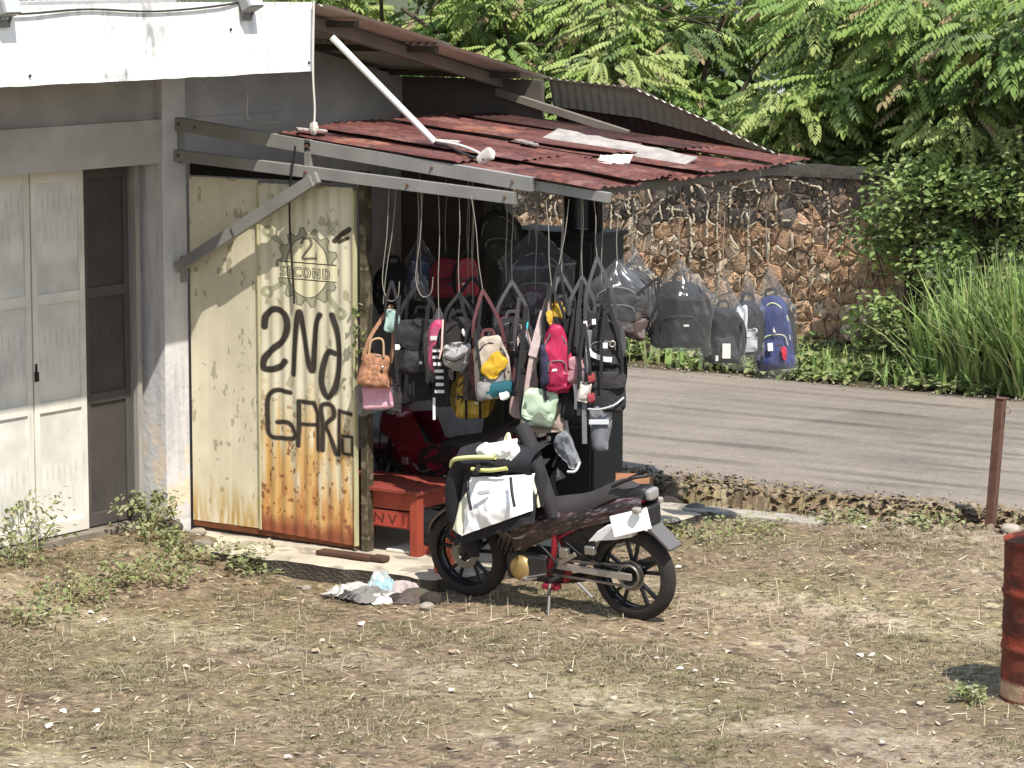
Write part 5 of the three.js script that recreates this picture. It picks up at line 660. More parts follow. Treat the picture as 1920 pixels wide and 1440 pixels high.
// ---------- stone wall across the road ----------
{
  const Z = -11.25, X0 = -5.3, X1 = 0.2, Y0 = -0.15, Y1 = 2.02;
  const wall = thing('stone_wall', 'old brown rubble stone wall with white painted joints across the road', 'wall', [0, 0, Z]);
  const r = rngOf(404);
  part(wall, 'mortar_bed', grid(60, 20, (u, v) => [mix(X0, X1, u), mix(Y0, Y1 - 0.06, v), 0.02 * (fbm(u * 60, v * 20, 2) - 0.5)]), std(0xa48c70, 0.97, { map: speck, bumpMap: relief2, bumpScale: 0.02 }));
  part(wall, 'core', bx(X0, X1, Y0, Y1 - 0.08, -0.35, -0.02, 0), std(0x4c4136, 0.97, { map: speck }));
  const cop = grid(140, 8, (u, v) => { const x = mix(X0, X1 + 0.05, u), a = v * Math.PI; return [x, Y1 - 0.1 + (0.12 + 0.03 * (fbm(x * 4, v * 2, 3) - 0.5)) * Math.sin(a), -0.16 + (0.24 + 0.03 * (fbm(x * 5, 3, 2) - 0.5)) * Math.cos(a)]; });
  part(wall, 'coping', uvm(cop), std(0x3f3b33, 0.97, { map: speck, bumpMap: relief2, bumpScale: 0.03 }));
  // jittered cells, clipped against their neighbours
  const nx = 27, ny = 11, sx = (X1 - X0) / nx, sy = (Y1 - 0.08 - Y0) / ny, S = [];
  for (let j = -1; j <= ny; j++) for (let i = -1; i <= nx; i++) S.push([X0 + (i + 0.5 + (j % 2) * 0.5 * 0.7 + rr(r, -0.34, 0.34)) * sx, Y0 + (j + 0.5 + rr(r, -0.34, 0.34)) * sy, i, j]);
  const tones = { low: [0xcfaa88, 0xc29c78, 0xb08e70, 0xdcc2a4, 0xa0866e, 0xba9878], high: [0x80756a, 0x6c6259, 0x937e68, 0x756759] };
  const mats = { low: tones.low.map((c) => std(c, 0.95, { map: speck3, bumpMap: relief6, bumpScale: 0.012 })), high: tones.high.map((c) => std(c, 0.96, { map: speck3, bumpMap: relief6, bumpScale: 0.012 })) };
  const lines = [], white = std(0xc4b7a0, 0.9, { map: speck3 });
  for (const [cx, cy, i, j] of S) {
    if (i < 0 || j < 0 || i >= nx || j >= ny) continue;
    let poly = [[cx - sx * 1.3, cy - sy * 1.3], [cx + sx * 1.3, cy - sy * 1.3], [cx + sx * 1.3, cy + sy * 1.3], [cx - sx * 1.3, cy + sy * 1.3]];
    for (const [ox, oy] of S) {
      const dx = ox - cx, dy = oy - cy, d2 = dx * dx + dy * dy; if (d2 < 1e-9 || d2 > 0.6) continue;
      const mx = cx + dx / 2, my = cy + dy / 2, out = [], f = (p) => (p[0] - mx) * dx + (p[1] - my) * dy;
      for (let k = 0; k < poly.length; k++) { const a = poly[k], b = poly[(k + 1) % poly.length], fa = f(a), fb = f(b); if (fa <= 0) out.push(a); if (fa * fb < 0) { const t = fa / (fa - fb); out.push([mix(a[0], b[0], t), mix(a[1], b[1], t)]); } }
      poly = out; if (poly.length < 3) break;
    }
    if (poly.length < 3) continue;
    poly = poly.map(([x, y]) => [clamp(x, X0, X1), clamp(y, Y0, Y1 - 0.09)]);
    const shr = (k, jit) => poly.map(([x, y]) => [cx + (x - cx) * k + rr(r, -jit, jit), cy + (y - cy) * k + rr(r, -jit, jit)]), dpt = rr(r, 0.012, 0.045), r0 = shr(0.98, 0.004), r1 = shr(0.9, 0.012), r2 = shr(0.55, 0.03), pos = [], n = poly.length, push = (a, za, b, zb, c, zc) => pos.push(a[0], a[1], za, b[0], b[1], zb, c[0], c[1], zc), tl = rr(r, -0.02, 0.02);
    for (let k = 0; k < n; k++) { const q = (k + 1) % n; push(r0[k], -0.01, r0[q], -0.01, r1[q], dpt * 0.75); push(r0[k], -0.01, r1[q], dpt * 0.75, r1[k], dpt * 0.75); push(r1[k], dpt * 0.75, r1[q], dpt * 0.75, r2[q], dpt + tl); push(r1[k], dpt * 0.75, r2[q], dpt + tl, r2[k], dpt - tl); push(r2[k], dpt - tl, r2[q], dpt + tl, [cx, cy], dpt + 0.006); }
    const g = new THREE.BufferGeometry(); g.setAttribute('position', new THREE.Float32BufferAttribute(pos, 3)); g.computeVertexNormals();
    const hi = cy > 1.35 + 0.5 * (fbm(cx * 2, cy * 2, 2) - 0.5), set = hi ? mats.high : mats.low;
    part(wall, 'stone', uvm(toCreasedNormals(g, 0.9)), set[r() * set.length | 0]);
    // raised painted pointing survives along some joints
    if (fbm(cx * 1.3 + 4, cy * 0.9, 2) > 0.47) for (let k = 0; k < n; k++) { if (r() < 0.8) continue; const a = poly[k], b = poly[(k + 1) % n]; if (Math.hypot(a[0] - b[0], a[1] - b[1]) < 0.05 || Math.abs(a[1] - b[1]) < Math.abs(a[0] - b[0]) * 0.35 && r() < 0.6) continue; const e = rr(r, 0.02, 0.25), f = rr(r, 0.7, 0.98); lines.push(tube([[mix(a[0], b[0], e), mix(a[1], b[1], e), 0.045], [mix(a[0], b[0], (e + f) / 2) + rr(r, -0.012, 0.012), mix(a[1], b[1], (e + f) / 2), 0.062], [mix(a[0], b[0], f), mix(a[1], b[1], f), 0.045]], rr(r, 0.006, 0.014), 5, 5)); }
  }
  // longer runs of pointing, broken and uneven
  const run = (pts) => { const cv = new THREE.CatmullRomCurve3(pts.map(([x, y]) => V(x, y, 0))), L = cv.getLength(); let d = 0; while (d < L) { const l = rr(r, 0.03, 0.12), q = []; for (let k = 0; k <= 3; k++) { const p = cv.getPointAt(Math.min(1, (d + l * k / 3) / L)); q.push([p.x + rr(r, -0.008, 0.008), p.y + rr(r, -0.008, 0.008), rr(r, 0.045, 0.07)]); } lines.push(tube(q, rr(r, 0.008, 0.017), 5, 5)); d += l + (r() < 0.5 ? rr(r, 0.02, 0.12) : 0); } };
  const arch = (x, y, w, h, leg) => { const q = [[x - w, y - leg]]; for (let k = 0; k <= 8; k++) { const a = Math.PI - k / 8 * Math.PI; q.push([x + w * Math.cos(a), y + h * Math.sin(a)]); } q.push([x + w, y - leg * 1.4]); run(q); };
  arch(-1.35, 1.7, 0.6, 0.18, 0.32); arch(-1.2, 1.3, 0.27, 0.14, 0.2); arch(-2.75, 1.64, 0.5, 0.2, 0.4); arch(-2.7, 1.35, 0.25, 0.15, 0.3); arch(-3.9, 1.6, 0.4, 0.2, 0.5);
  run([[-0.95, 1.05], [-0.92, 0.85], [-1.02, 0.62], [-1.2, 0.45], [-1.15, 0.25]]); run([[-2.1, 1.7], [-2.12, 1.3], [-2.08, 0.9], [-2.14, 0.4]]); run([[-1.9, 0.1], [-1.4, 0.14], [-0.9, 0.08], [-0.5, 0.12]]); run([[-2.45, 1.75], [-2.42, 1.2], [-2.5, 0.8]]); run([[-3.2, 1.7], [-3.15, 1.2], [-3.22, 0.7]]); run([[-1.75, 1.6], [-1.72, 1.1], [-1.78, 0.6]]);
  // chinking: small stones wedged into the joints
  const chips = []; for (let i = 0; i < 900; i++) { const x = rr(r, X0, X1), y = rr(r, Y0 + 0.1, Y1 - 0.12), q = new THREE.OctahedronGeometry(rr(r, 0.015, 0.045), 0); chips.push(T(q, [x, y, rr(r, 0.01, 0.05)], [r() * 6, r() * 6, r() * 6], [1, rr(r, 0.5, 1.2), 0.7])); }
  part(wall, 'chinking', uvm(M(chips)), mats.low[4]).userData = { kind: 'stuff' };
  part(wall, 'painted_joint', M(lines), white).userData = { kind: 'stuff', label: 'weathered white painted joints' };
}
// ---------- vegetation ----------
const leafMat = (hex, tr = 0.35) => phys(hex, 0.9, { transmission: tr, thickness: 0 });
function leafletGeo(l, w) {          // one folded, pointed leaflet along +x
  const pos = [], c = [[0, 0], [l * 0.3, w], [l * 0.7, w * 0.8], [l, 0]];
  for (const s of [-1, 1]) { pos.push(0, 0, 0, l * 0.3, w * 0.25, s * w, l * 0.55, -0.002, 0, l * 0.3, w * 0.25, s * w, l * 0.75, w * 0.15, s * w * 0.72, l * 0.55, -0.002, 0, l * 0.75, w * 0.15, s * w * 0.72, l, -w * 0.3, 0, l * 0.55, -0.002, 0); }
  const g = new THREE.BufferGeometry(); g.setAttribute('position', new THREE.Float32BufferAttribute(pos, 3)); g.computeVertexNormals(); return g;
}
function compoundLeaf(L, n, ll, lw) {  // feather leaf: leaflets in pairs along a drooping midrib
  const out = [];
  for (let i = 0; i < n; i++) { const t = (i + 0.6) / n, x = L * t, y = -L * 0.3 * t * t, sz = 0.6 + 0.5 * Math.sin(t * 2.6); for (const s of [-1, 1]) out.push(T(leafletGeo(ll * sz, lw * sz), [x, y, 0], [s * 0.25, -s * 1.15, -0.35 - 0.25 * t])); }
  out.push(T(leafletGeo(ll, lw), [L, -L * 0.3, 0], [0, 0, -0.7])); out.push(bar([0, 0, 0], [L * 0.55, -L * 0.1, 0], 0.006, 0.006, 0)); return M(out);
}
const lushTint = [[0.16, 0.26, 0.045], [0.22, 0.32, 0.06], [0.29, 0.38, 0.08], [0.11, 0.17, 0.035], [0.35, 0.41, 0.12]];
const gaps = [[-3.59, 3.61, -12.6, 0.30], [-3.96, 3.59, -13.2, 0.30], [-4.34, 3.58, -13.8, 0.30], [-4.72, 3.56, -14.4, 0.30], [-2.39, 3.52, -12.6, 0.24], [-2.75, 3.50, -13.2, 0.24], [-3.10, 3.48, -13.8, 0.24], [-3.46, 3.47, -14.4, 0.24]];   // openings between the crowns
function scatter(parent, name, geo, mat, list, tint) {
  const o = parent.position; if (name === 'crown' || name === 'foliage') list = list.filter(([p]) => !gaps.some(([x, y, z, q]) => Math.hypot(p[0] + o.x - x, p[1] + o.y - y, (p[2] + o.z - z) * 0.5) < q));     // list of [pos, euler, scale, tintIndexOrColor]
  const m = new THREE.InstancedMesh(geo, mat, list.length), q = new THREE.Quaternion(), e = new THREE.Euler(), c = new THREE.Color(), mm = new THREE.Matrix4();
  list.forEach(([p, ro, s, k], i) => { e.set(...ro); q.setFromEuler(e); mm.compose(V(...p), q, Array.isArray(s) ? V(...s) : V(s, s, s)); m.setMatrixAt(i, mm); c.setRGB(...(Array.isArray(k) ? k : tint[k % tint.length])); m.setColorAt(i, c); });
  m.name = name; m.castShadow = m.receiveShadow = true; m.userData.kind = 'stuff'; parent.add(m); return m;
}
const weedStem = std(0x8a8a55, 0.9);
const bark = std(0x6a5c4a, 0.95, { map: speck3, bumpMap: relief6, bumpScale: 0.01 });
const feather = [compoundLeaf(0.4, 7, 0.11, 0.027), compoundLeaf(0.5, 8, 0.125, 0.03)];
const leafW = leafMat(0xffffff, 0.35);
function limbTree(t, r, h, spread, trunkR, lean = [0, 0]) {
  const G = [], tips = [], top = [lean[0], h * 0.55, lean[1]]; G.push(tube([[0, -0.1, 0], [lean[0] * 0.3, h * 0.25, lean[1] * 0.3], top], trunkR, 12, 8));
  for (let i = 0; i < 9; i++) { const a = r() * 6.28, k = rr(r, 0.5, 1), st = [top[0] * rr(r, 0.5, 1), top[1] * rr(r, 0.55, 1), top[2] * rr(r, 0.5, 1)], en = [top[0] + Math.cos(a) * spread * k, h * rr(r, 0.6, 1), top[2] + Math.sin(a) * spread * 0.7 * k], mid = [mix(st[0], en[0], 0.5), mix(st[1], en[1], 0.62), mix(st[2], en[2], 0.5)]; G.push(tube([st, mid, en], trunkR * 0.38, 10, 6)); tips.push([st, mid, en]); }
  for (let i = 0; i < 26; i++) { const b = tips[i % tips.length], k = rr(r, 0.2, 0.9), p = b[1].map((q, j) => mix(q, b[2][j], k)); G.push(tube([p, [p[0] + rr(r, -0.4, 0.4), p[1] + rr(r, 0, 0.4), p[2] + rr(r, -0.3, 0.5)], [p[0] + rr(r, -0.8, 0.8), p[1] + rr(r, -0.1, 0.6), p[2] + rr(r, -0.4, 0.8)]], 0.009, 7, 5)); }
  part(t, 'trunk', M(G), bark); return tips;
}
function featherTree(label, x, z, y, h, spread, seed, count, opt = {}) {
  const t = thing('feathery_tree', label, 'tree', [x, y, z], 0, 'trees behind the stone wall'), r = rngOf(seed), tips = limbTree(t, r, h, spread, 0.07, [rr(r, -0.4, 0.4), 0]);
  const lists = [[], []], tint = opt.tint ?? lushTint;
  const clumps = []; for (let i = 0; i < (opt.clumps ?? 26); i++) { const b = tips[i % tips.length], k = rr(r, 0.3, 1), p = b[1].map((q, j) => mix(q, b[2][j], k)); clumps.push([p[0] + rr(r, -0.7, 0.7) * spread * 0.6, p[1] + rr(r, -0.9, 0.35) * h * 0.3, p[2] + rr(r, -0.6, 0.6), rr(r, 0.35, 0.6), r() * 5 | 0]); }
  for (let i = 0; i < count; i++) { const c = clumps[i % clumps.length], a = r() * 6.28, q = Math.sqrt(r()) * c[3], up = rr(r, -0.28, 0.3) * (1 - 0.5 * q / c[3]); lists[i & 1].push([[c[0] + Math.cos(a) * q, c[1] + up - 0.35 * q * q, c[2] + Math.sin(a) * q], [rr(r, -0.35, 0.35), -a + rr(r, -0.6, 0.6), rr(r, -0.5, 0.25)], rr(r, 0.5, 1.05), r() < 0.04 ? [0.34, 0.26, 0.12] : (c[4] + (r() < 0.35 ? r() * 5 | 0 : 0)) % 5]); }
  const crown = part(t, 'crown', feather[0].clone(), bark); t.remove(crown);
  scatter(t, 'crown', feather[0], leafW, lists[0], tint); scatter(t, 'crown', feather[1], leafW, lists[1], tint); return t;
}
featherTree('feathery green tree rising behind the shop roof', -9.2, -14.2, 0.2, 4.6, 2.2, 501, 1500);
featherTree('feathery green tree behind the middle of the stall roof', -6.2, -13.6, 0.2, 4.4, 2.1, 502, 1700);
featherTree('feathery tree with low branches behind the awning tip', -3.6, -13.2, 0.2, 3.9, 1.9, 503, 1700);
featherTree('feathery tree above the middle of the stone wall', -1.5, -13.4, 0.2, 4.2, 2.0, 504, 1800);
featherTree('feathery tree above the creeper at the wall end', 0.3, -12.9, 0.1, 4.2, 1.8, 505, 1700);
featherTree('feathery tree at the top right edge of the view', 1.9, -12.6, 0.1, 4.6, 1.7, 506, 1600);
// broad-leaved shrubs: small oval leaves round a few stems
const oval = (() => { const g = leafletGeo(0.075, 0.026); return g; })();
const broad = leafletGeo(0.16, 0.06);
function bush(name, label, cat, x, y, z, rx, ry, rz, count, seed, tint, geo = oval, sc = [0.6, 1.3], group) {
  const t = thing(name, label, cat, [x, y, z], 0, group), r = rngOf(seed), L = [], G = [], nc = 34, cl = [];
  for (let i = 0; i < nc; i++) { const a = r() * 6.28, k = Math.sqrt(r()), p = [Math.cos(a) * k * rx, Math.pow(r(), 0.75) * ry * 2, Math.sin(a) * k * rz]; cl.push([...p, rr(r, 0.16, 0.34) * Math.min(1.3, Math.max(rx, ry)), r() * 5 | 0]); if (i < (name === 'weed' ? 7 : 14)) G.push(tube([[rr(r, -0.2, 0.2) * rx, -0.15, rr(r, -0.2, 0.2) * rz], [p[0] * 0.5, p[1] * 0.55, p[2] * 0.5], p], name === 'weed' ? 0.004 : 0.009, 8, 5)); }
  part(t, 'stems', M(G), name === 'weed' ? weedStem : bark);
  for (let i = 0; i < count; i++) { const c = cl[i % nc], d = [rr(r, -1, 1), rr(r, -1, 1), rr(r, -1, 1)], l = Math.hypot(...d) || 1, q = Math.pow(r(), 0.45) * c[3] / l; L.push([[c[0] + d[0] * q, Math.max(0.0, c[1] + d[1] * q), c[2] + d[2] * q], [rr(r, -0.8, 0.8), r() * 6.28, rr(r, -0.7, 0.3)], rr(r, ...sc), (c[4] + (r() < 0.4 ? r() * 5 | 0 : 0)) % 5]); }
  scatter(t, 'foliage', geo, leafW, L, tint); return t;
}
const duskTint = [[0.18, 0.27, 0.06], [0.22, 0.31, 0.075], [0.28, 0.37, 0.1], [0.15, 0.21, 0.05], [0.34, 0.4, 0.14]];
bush('creeper', 'dark leafy creeper smothering the end of the stone wall', 'creeper', 0.28, 0, -11.0, 0.5, 1.05, 0.35, 3400, 601, duskTint);
bush('shrub', 'dense green shrub right of the creeper', 'shrub', 1.05, 0, -11.4, 0.7, 1.15, 0.5, 3800, 602, duskTint);
bush('shrub', 'tall shrub behind the tall grass on the right', 'shrub', 1.9, 0, -11.6, 0.9, 1.25, 0.6, 3600, 603, duskTint);
bush('shrub', 'shrub with dry brown twigs above the tall grass', 'shrub', 1.35, 1.0, -11.9, 0.6, 0.55, 0.4, 1800, 604, [[0.13, 0.1, 0.05], [0.08, 0.12, 0.035], [0.17, 0.12, 0.07], [0.1, 0.15, 0.04], [0.06, 0.09, 0.03]]);
bush('shrub', 'shrub filling the gap behind the stone wall', 'shrub', -2.2, 0.6, -12.4, 1.3, 0.9, 0.5, 3200, 605, duskTint, broad);
bush('shrub', 'broad leaved shrub behind the left part of the wall', 'shrub', -5.0, 0.6, -12.6, 1.5, 1.0, 0.6, 3200, 606, lushTint, broad);
bush('shrub', 'broad leaved shrub behind the shop roof', 'shrub', -8.3, 0.8, -13.2, 1.7, 1.3, 0.6, 3600, 607, lushTint, broad, [0.7, 1.6]);
bush('shrub', 'dry straw coloured shrub behind the roof edge', 'shrub', -5.2, 1.5, -14.6, 0.8, 0.7, 0.4, 1200, 608, [[0.36, 0.29, 0.14], [0.3, 0.27, 0.12], [0.22, 0.24, 0.08], [0.4, 0.33, 0.18], [0.2, 0.22, 0.07]]);
for (const [i, x, z, lab] of [[0, -11, -17, 'dark bushy tree far behind the shop roof'], [1, -7.5, -18, 'dark bushy tree far behind the stall roof'], [2, -4, -17, 'dark bushy tree behind the feathery trees'], [3, -0.5, -16.5, 'dark bushy tree far behind the stone wall'], [4, 2.5, -15.5, 'dark bushy tree far behind the tall grass'], [5, 5, -15, 'dark bushy tree beyond the right edge']]) bush('bushy_tree', lab, 'tree', x, 0.6, z, 2.2, 1.9, 0.9, 2600, 620 + i, duskTint, broad, [0.9, 2.0], 'dark trees in the background').rotation.y = i;
// tall grass clump on the right, and weeds
function bladeGeo(h, w, bend) { const pos = [], P = (t) => [bend * t * t, h * t * (1 - 0.25 * t * bend / h), 0], Wd = (t) => w * (1 - t * t * 0.95) / 2; const ts = [0, 0.35, 0.7, 1]; for (let i = 0; i < 3; i++) { const a = P(ts[i]), b = P(ts[i + 1]), wa = Wd(ts[i]), wb = Wd(ts[i + 1]); pos.push(a[0], a[1], -wa, a[0], a[1], wa, b[0], b[1], wb, a[0], a[1], -wa, b[0], b[1], wb, b[0], b[1], -wb); } const g = new THREE.BufferGeometry(); g.setAttribute('position', new THREE.Float32BufferAttribute(pos, 3)); g.computeVertexNormals(); return g; }
{
  const grassTint = [[0.2, 0.32, 0.07], [0.27, 0.4, 0.1], [0.15, 0.24, 0.05], [0.34, 0.44, 0.14], [0.36, 0.38, 0.15]], long = [bladeGeo(1.0, 0.04, 0.16), bladeGeo(0.95, 0.042, 0.42)];
  for (const [x, z, n, hs, lab] of [[1.55, -10.6, 560, 1.3, 'tall bright green grass clump right of the wall'], [2.15, -10.5, 560, 1.4, 'tall grass clump at the right edge of the view'], [1.0, -10.75, 360, 1.0, 'lower grass clump left of the tall ones'], [2.7, -10.6, 300, 1.2, 'tall grass clump just outside the right edge']]) {
    const t = thing('tall_grass', lab, 'grass clump', [x, -0.08, z], 0, 'tall grass clumps'), r = rngOf(700 + x * 100 | 0), A = [[], []]; for (let i = 0; i < n; i++) { const a = r() * 6.28, q = Math.sqrt(r()) * 0.46; A[i & 1].push([[Math.cos(a) * q, 0, Math.sin(a) * q * 0.8], [rr(r, -0.3, 0.3), r() * 6.28, rr(r, -0.28, 0.2)], [hs * rr(r, 0.7, 1.1), hs * rr(r, 0.55, 1.15), 1], r() * 5 | 0]); }
    scatter(t, 'blades', long[0], leafW, A[0], grassTint); scatter(t, 'blades', long[1], leafW, A[1], grassTint);
  }
  // low ground cover along the far verge
  const r = rngOf(801), L = [], Z = []; const coverTint = [[0.16, 0.22, 0.05], [0.24, 0.29, 0.08], [0.12, 0.17, 0.04], [0.32, 0.32, 0.12], [0.2, 0.26, 0.05]];
  for (let i = 0; i < 9000; i++) { const x = rr(r, -6, 3.5), z = rr(r, -11.2, -10.06), d = fbm(x * 1.6, z * 2.5, 3); if (d < 0.3 + 0.25 * sstep(-10.4, -10.05, z)) continue; L.push([[x, -0.07 + 0.1 * sstep(-10.2, -11.2, z) + rr(r, 0, 0.24) * d * sstep(-10.0, -10.4, z) + rr(r, 0, 0.05), z], [rr(r, -0.7, 0.7), r() * 6.28, rr(r, -0.6, 0.5)], rr(r, 0.7, 1.5), r() * 5 | 0]); }
  const cover = scatter(scene, 'ground_cover', oval, leafW, L, coverTint); cover.userData = { kind: 'stuff', label: 'low leafy ground cover along the far side of the road', category: 'ground cover' };
  for (let i = 0; i < 700; i++) { const x = rr(r, -5, 3.5), z = rr(r, -11.0, -10.1); Z.push([[x, -0.08, z], [rr(r, -0.4, 0.4), r() * 6.28, rr(r, -0.4, 0.2)], [0.4, rr(r, 0.15, 0.35), 1.1], r() * 5 | 0]); }
  const vg = scatter(scene, 'verge_grass', long[0], leafW, Z, grassTint.concat([[0.42, 0.36, 0.18], [0.46, 0.4, 0.22]])); vg.userData = { kind: 'stuff', label: 'thin grass blades standing in the far verge', category: 'grass' };
  // leafy weeds along the shop front
  const weedTint = [[0.24, 0.28, 0.1], [0.31, 0.33, 0.14], [0.18, 0.21, 0.08], [0.4, 0.37, 0.21], [0.27, 0.31, 0.11]];
  const weeds = [[0.02, 1.75, 0.3, 0.32, 'tall weed against the cream doors at the left edge'], [0.06, 2.05, 0.22, 0.2, 'low weed at the left edge by the doors'], [0.08, 0.62, 0.25, 0.22, 'weed in front of the dark door leaf'], [-0.02, 0.42, 0.14, 0.22, 'thin weed at the column foot'], [0.35, 0.75, 0.16, 0.1, 'small weed between door and slab'], [0.95, 0.5, 0.22, 0.12, 'weed beneath the plain cream sheet'], [1.15, 0.62, 0.22, 0.1, 'weed at the left end of the slab edge'], [0.7, 0.85, 0.2, 0.1, 'weed left of the slab end'], [0.85, 1.25, 0.28, 0.13, 'weed patch right of the middle in the front strip'], [0.75, 1.6, 0.28, 0.14, 'weed patch in the middle of the front strip'], [0.85, 2.0, 0.3, 0.15, 'weed patch left of the middle in the front strip'], [0.9, 2.4, 0.3, 0.14, 'weed patch near the left edge in the front strip'], [1.0, 2.85, 0.3, 0.13, 'weed patch at the left edge in the front strip'], [3.15, -2.2, 0.26, 0.07, 'green weed patch behind the rear wheel'], [3.3, -2.75, 0.3, 0.07, 'green weed patch between rear wheel and ditch'], [4.3, -3.7, 0.3, 0.07, 'weed patch by the ditch left of the post'], [3.75, -3.5, 0.25, 0.06, 'weed patch by the middle of the ditch'], [7.3, 1.3, 0.13, 0.07, 'weed tuft at the foot of the drum']];
  weeds.forEach(([x, z, rad, h, lab], i) => { const w = bush('weed', lab, 'weed', x, groundH(x, z) - 0.005, z, rad * 1.15, h * 0.65, rad, 150 + (h > 0.15 ? 60 : 0), 900 + i, weedTint, oval, [0.3, 0.75], 'weeds round the shop and yard'); });
  const sprig = thing('sprig', 'small green sprig growing beside the rusty sheet edge', 'plant', [1.68, 1.5, 0.05]); part(sprig, 'stem', tube([[0, -0.25, 0], [0.01, 0, 0.01], [-0.02, 0.2, 0.01]], 0.004, 10, 4), bark); scatter(sprig, 'foliage', oval, leafW, Array.from({ length: 24 }, (_, i) => [[rr(r, -0.06, 0.06), rr(r, -0.15, 0.25), rr(r, -0.02, 0.06)], [rr(r, -1, 1), i, rr(r, -0.6, 0.3)], rr(r, 0.4, 0.8), i % 5]), coverTint);
}
// ---------- dry grass and straw of the yard ----------
{
  const r = rngOf(1001), tuft = M([0, 1, 2, 3, 4, 5].map((i) => T(bladeGeo(rr(r, 0.6, 1), 0.055, rr(r, 0.2, 0.9)), [rr(r, -0.18, 0.18), 0, rr(r, -0.18, 0.18)], [rr(r, -0.3, 0.3), i * 1.05 + r(), rr(r, -0.5, 0)])));
  const stem = bladeGeo(1, 0.06, 0.25), straw = M([T(bladeGeo(1, 0.07, 0.12), [0, 0, 0], [0, 0, -1.5])]);
  const dry = [[0.32, 0.26, 0.165], [0.24, 0.19, 0.115], [0.19, 0.16, 0.08], [0.42, 0.35, 0.23], [0.17, 0.16, 0.07], [0.21, 0.185, 0.1]], pale = [[0.5, 0.42, 0.28], [0.42, 0.35, 0.23], [0.6, 0.52, 0.37], [0.33, 0.27, 0.17]];
  const dead = std(0xffffff, 0.9), A = [], B = [], C = [];
  const inYard = (x, z) => !(x < 2.95 && z < 0.68 && z > -2.95 && x > 0.7) && x > 0.12 && z > ditchNear(x) + 0.05;
  const inView = (x, z) => { const dx = x - 15.896, dz = z - 18.412, d = -(dx * 0.5736 + dz * 0.8192), l = dx * 0.8192 - dz * 0.5736; return d > 15.5 && d < 29 && Math.abs(l) < d * 0.17 + 0.4; };
  for (let i = 0; i < 170000; i++) {
    const x = rr(r, 0.1, 11), z = rr(r, -4, 8.5); if (!inView(x, z) || !inYard(x, z)) continue;
    const d = fbm(x * 1.1 + 3, z * 1.3 + 8, 4), bare = clamp(sstep(0.54, 0.66, fbm(x * 0.7 + 20, z * 0.9 + 4, 3)) + 1.1 * Math.exp(-((x - 5.8) ** 2 / 2.2 + (z + 1.4) ** 2 / 2.6))), green = sstep(0.45, 0.62, fbm(x * 0.8 + 40, z * 0.8, 3)) + 0.6 * sstep(2.0, 0.6, x);
    const y = groundH(x, z) - 0.004;
    if (r() < clamp(0.12 + 1.5 * (d - 0.33)) * (1 - 0.8 * bare)) { const s = rr(r, 0.03, 0.07) * (0.7 + 0.6 * d); A.push([[x, y, z], [0, r() * 6.28, 0], [s * 1.3, s * rr(r, 0.45, 1), s * 1.3], r() < 0.35 + 0.45 * green ? [2, 4, 5][r() * 3 | 0] : r() * 4 | 0]); }
    if (r() < 0.042) B.push([[x, y + rr(r, 0.004, 0.016), z], [rr(r, -0.25, 0.25), r() * 6.28, rr(r, -0.15, 0.15)], [rr(r, 0.03, 0.12), rr(r, 0.03, 0.1), rr(r, 0.1, 0.32)], r() * 4 | 0]);
    if (r() < 0.012) C.push([[x, y, z], [rr(r, -0.3, 0.3), r() * 6.28, rr(r, -0.3, 0.2)], [0.1, rr(r, 0.06, 0.15), 0.1], r() * 4 | 0]);
  }
  const s1 = scatter(scene, 'dry_grass', tuft, dead, A, dry); s1.userData = { kind: 'stuff', label: 'short dry grass tufts growing over the yard', category: 'grass' };
  const s2 = scatter(scene, 'straw_litter', straw, dead, B, pale); s2.userData = { kind: 'stuff', label: 'pale straw litter lying over the yard', category: 'straw' };
  const s3 = scatter(scene, 'grass_stalks', stem, dead, C, pale); s3.userData = { kind: 'stuff', label: 'single pale grass stalks standing in the yard', category: 'grass' };
  // scraps: dead leaves, chips and litter flakes
  const L = []; const flake = leafletGeo(1, 0.45); for (let i = 0; i < 560; i++) { const x = rr(r, 0.3, 10), z = rr(r, -3.8, 8); if (!inView(x, z) || !inYard(x, z)) continue; const s = rr(r, 0.02, 0.06); L.push([[x, groundH(x, z) + 0.012, z], [rr(r, -0.4, 0.4), r() * 6.28, rr(r, -0.3, 0.3)], s, [[0.46, 0.39, 0.29], [0.2, 0.14, 0.09], [0.36, 0.27, 0.17], [0.6, 0.55, 0.46]][r() * 4 | 0]]); }
  for (let i = 0; i < 2600; i++) { const x = rr(r, 1.0, 5.6), z = mix(ditchFar(x), ditchNear(x), 0.5 + (r() + r() + r() - 1.5) * 1.3); if (x < 2.95 && z > -3.0) continue; L.push([[x, groundH(x, z) + 0.012, z], [rr(r, -0.6, 0.6), r() * 6.28, rr(r, -0.5, 0.5)], rr(r, 0.03, 0.08), [[0.16, 0.11, 0.07], [0.1, 0.075, 0.05], [0.25, 0.18, 0.1], [0.2, 0.16, 0.08]][r() * 4 | 0]]); }  // dark brown leaves massed along the ditch, deepening the tone of its bank
  const s4 = scatter(scene, 'dead_leaves', flake, dead, L, dry); s4.userData = { kind: 'stuff', label: 'scattered dead leaves and pale scraps on the yard', category: 'litter' };
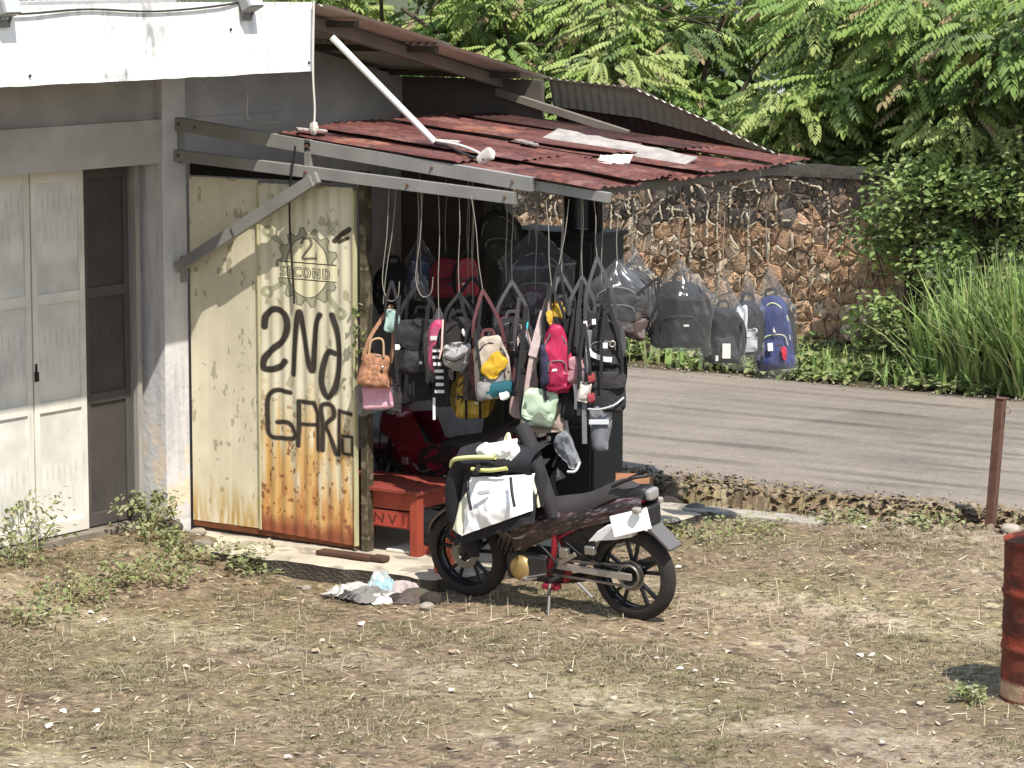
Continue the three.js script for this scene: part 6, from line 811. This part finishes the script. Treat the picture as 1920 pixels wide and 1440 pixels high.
  // grit spilled along both edges of the road
  const Q = [], grit = new THREE.IcosahedronGeometry(1, 0); for (let i = 0; i < 1100; i++) { const x = rr(r, -3.5, 6.5), near = i % 3, o = Math.abs(rr(r, -1, 1) * rr(r, 0, 1)), z = near ? -4.3 + (r() < 0.4 ? -1 : 1) * o * 0.5 : -10.02 + (r() < 0.5 ? o * 0.5 : -o * 0.3); const s = rr(r, 0.004, 0.016); Q.push([[x, near && z > -4.25 ? Math.max(groundH(x, z), -0.4) + s * 0.3 : -0.083 + s * 0.3, z], [r() * 6, r() * 6, 0], [s, s * 0.6, s], [[0.3, 0.26, 0.2], [0.24, 0.2, 0.15], [0.36, 0.32, 0.26], [0.18, 0.15, 0.11]][r() * 4 | 0]]); }
  const s5 = scatter(scene, 'road_grit', grit, dead, Q, dry); s5.userData = { kind: 'stuff', label: 'small grit and pebbles along the road edges', category: 'grit' };
  // crumbling brown clods and roots along the ditch bank
  const K = [], clod = new THREE.IcosahedronGeometry(1, 1); { const p = clod.attributes.position; for (let i = 0; i < p.count; i++) { const k = 0.7 + 0.6 * fbm(p.getX(i) * 2 + 5, p.getY(i) * 2 + p.getZ(i) * 3, 2); p.setXYZ(i, p.getX(i) * k, p.getY(i) * k, p.getZ(i) * k); } clod.computeVertexNormals(); }
  for (let i = 0; i < 700; i++) { const x = rr(r, 1.2, 6.4), z = ditchFar(x) + rr(r, -0.3, 0.9), s = Math.pow(r(), 2) * 0.032 + 0.006; K.push([[x, groundH(x, z), z], [r() * 6, r() * 6, r() * 6], [s * 1.4, s, s], [[0.22, 0.17, 0.115], [0.26, 0.2, 0.14], [0.2, 0.155, 0.105], [0.3, 0.245, 0.175]][r() * 4 | 0]]); }
  const s6 = scatter(scene, 'soil_clods', clod, dead, K, dry); s6.userData = { kind: 'stuff', label: 'small brown clods of earth along the ditch and road edge', category: 'soil' };
  console.log('tufts', A.length, 'straw', B.length, 'stalks', C.length);
}
// pale house far behind the trees
{
  const h = thing('far_house', 'pale grey house glimpsed through the trees at the top', 'house', [-13.3, 0.6, -28]);
  part(h, 'wall', bx(-1.2, 2.0, 0, 4.0, -3, 0, 0), std(0xb9bfbd, 0.9, { map: grime2 })); part(h, 'roof', grid(2, 2, (u, v) => [mix(-1.6, 2.4, u), 4.0 + 1.2 * (1 - Math.abs(v * 2 - 1)), mix(0.4, -3.4, v)]), std(0x84858a, 0.8));
  const w = part(h, 'window', bx(1.0, 1.6, 1.8, 2.9, 0.002, 0.04), std(0x5a6068, 0.4)); part(w, 'sill', bx(0.95, 1.65, 1.72, 1.8, 0.002, 0.08), std(0xcfd2d0, 0.8));
}
renderer.render(scene, camera);
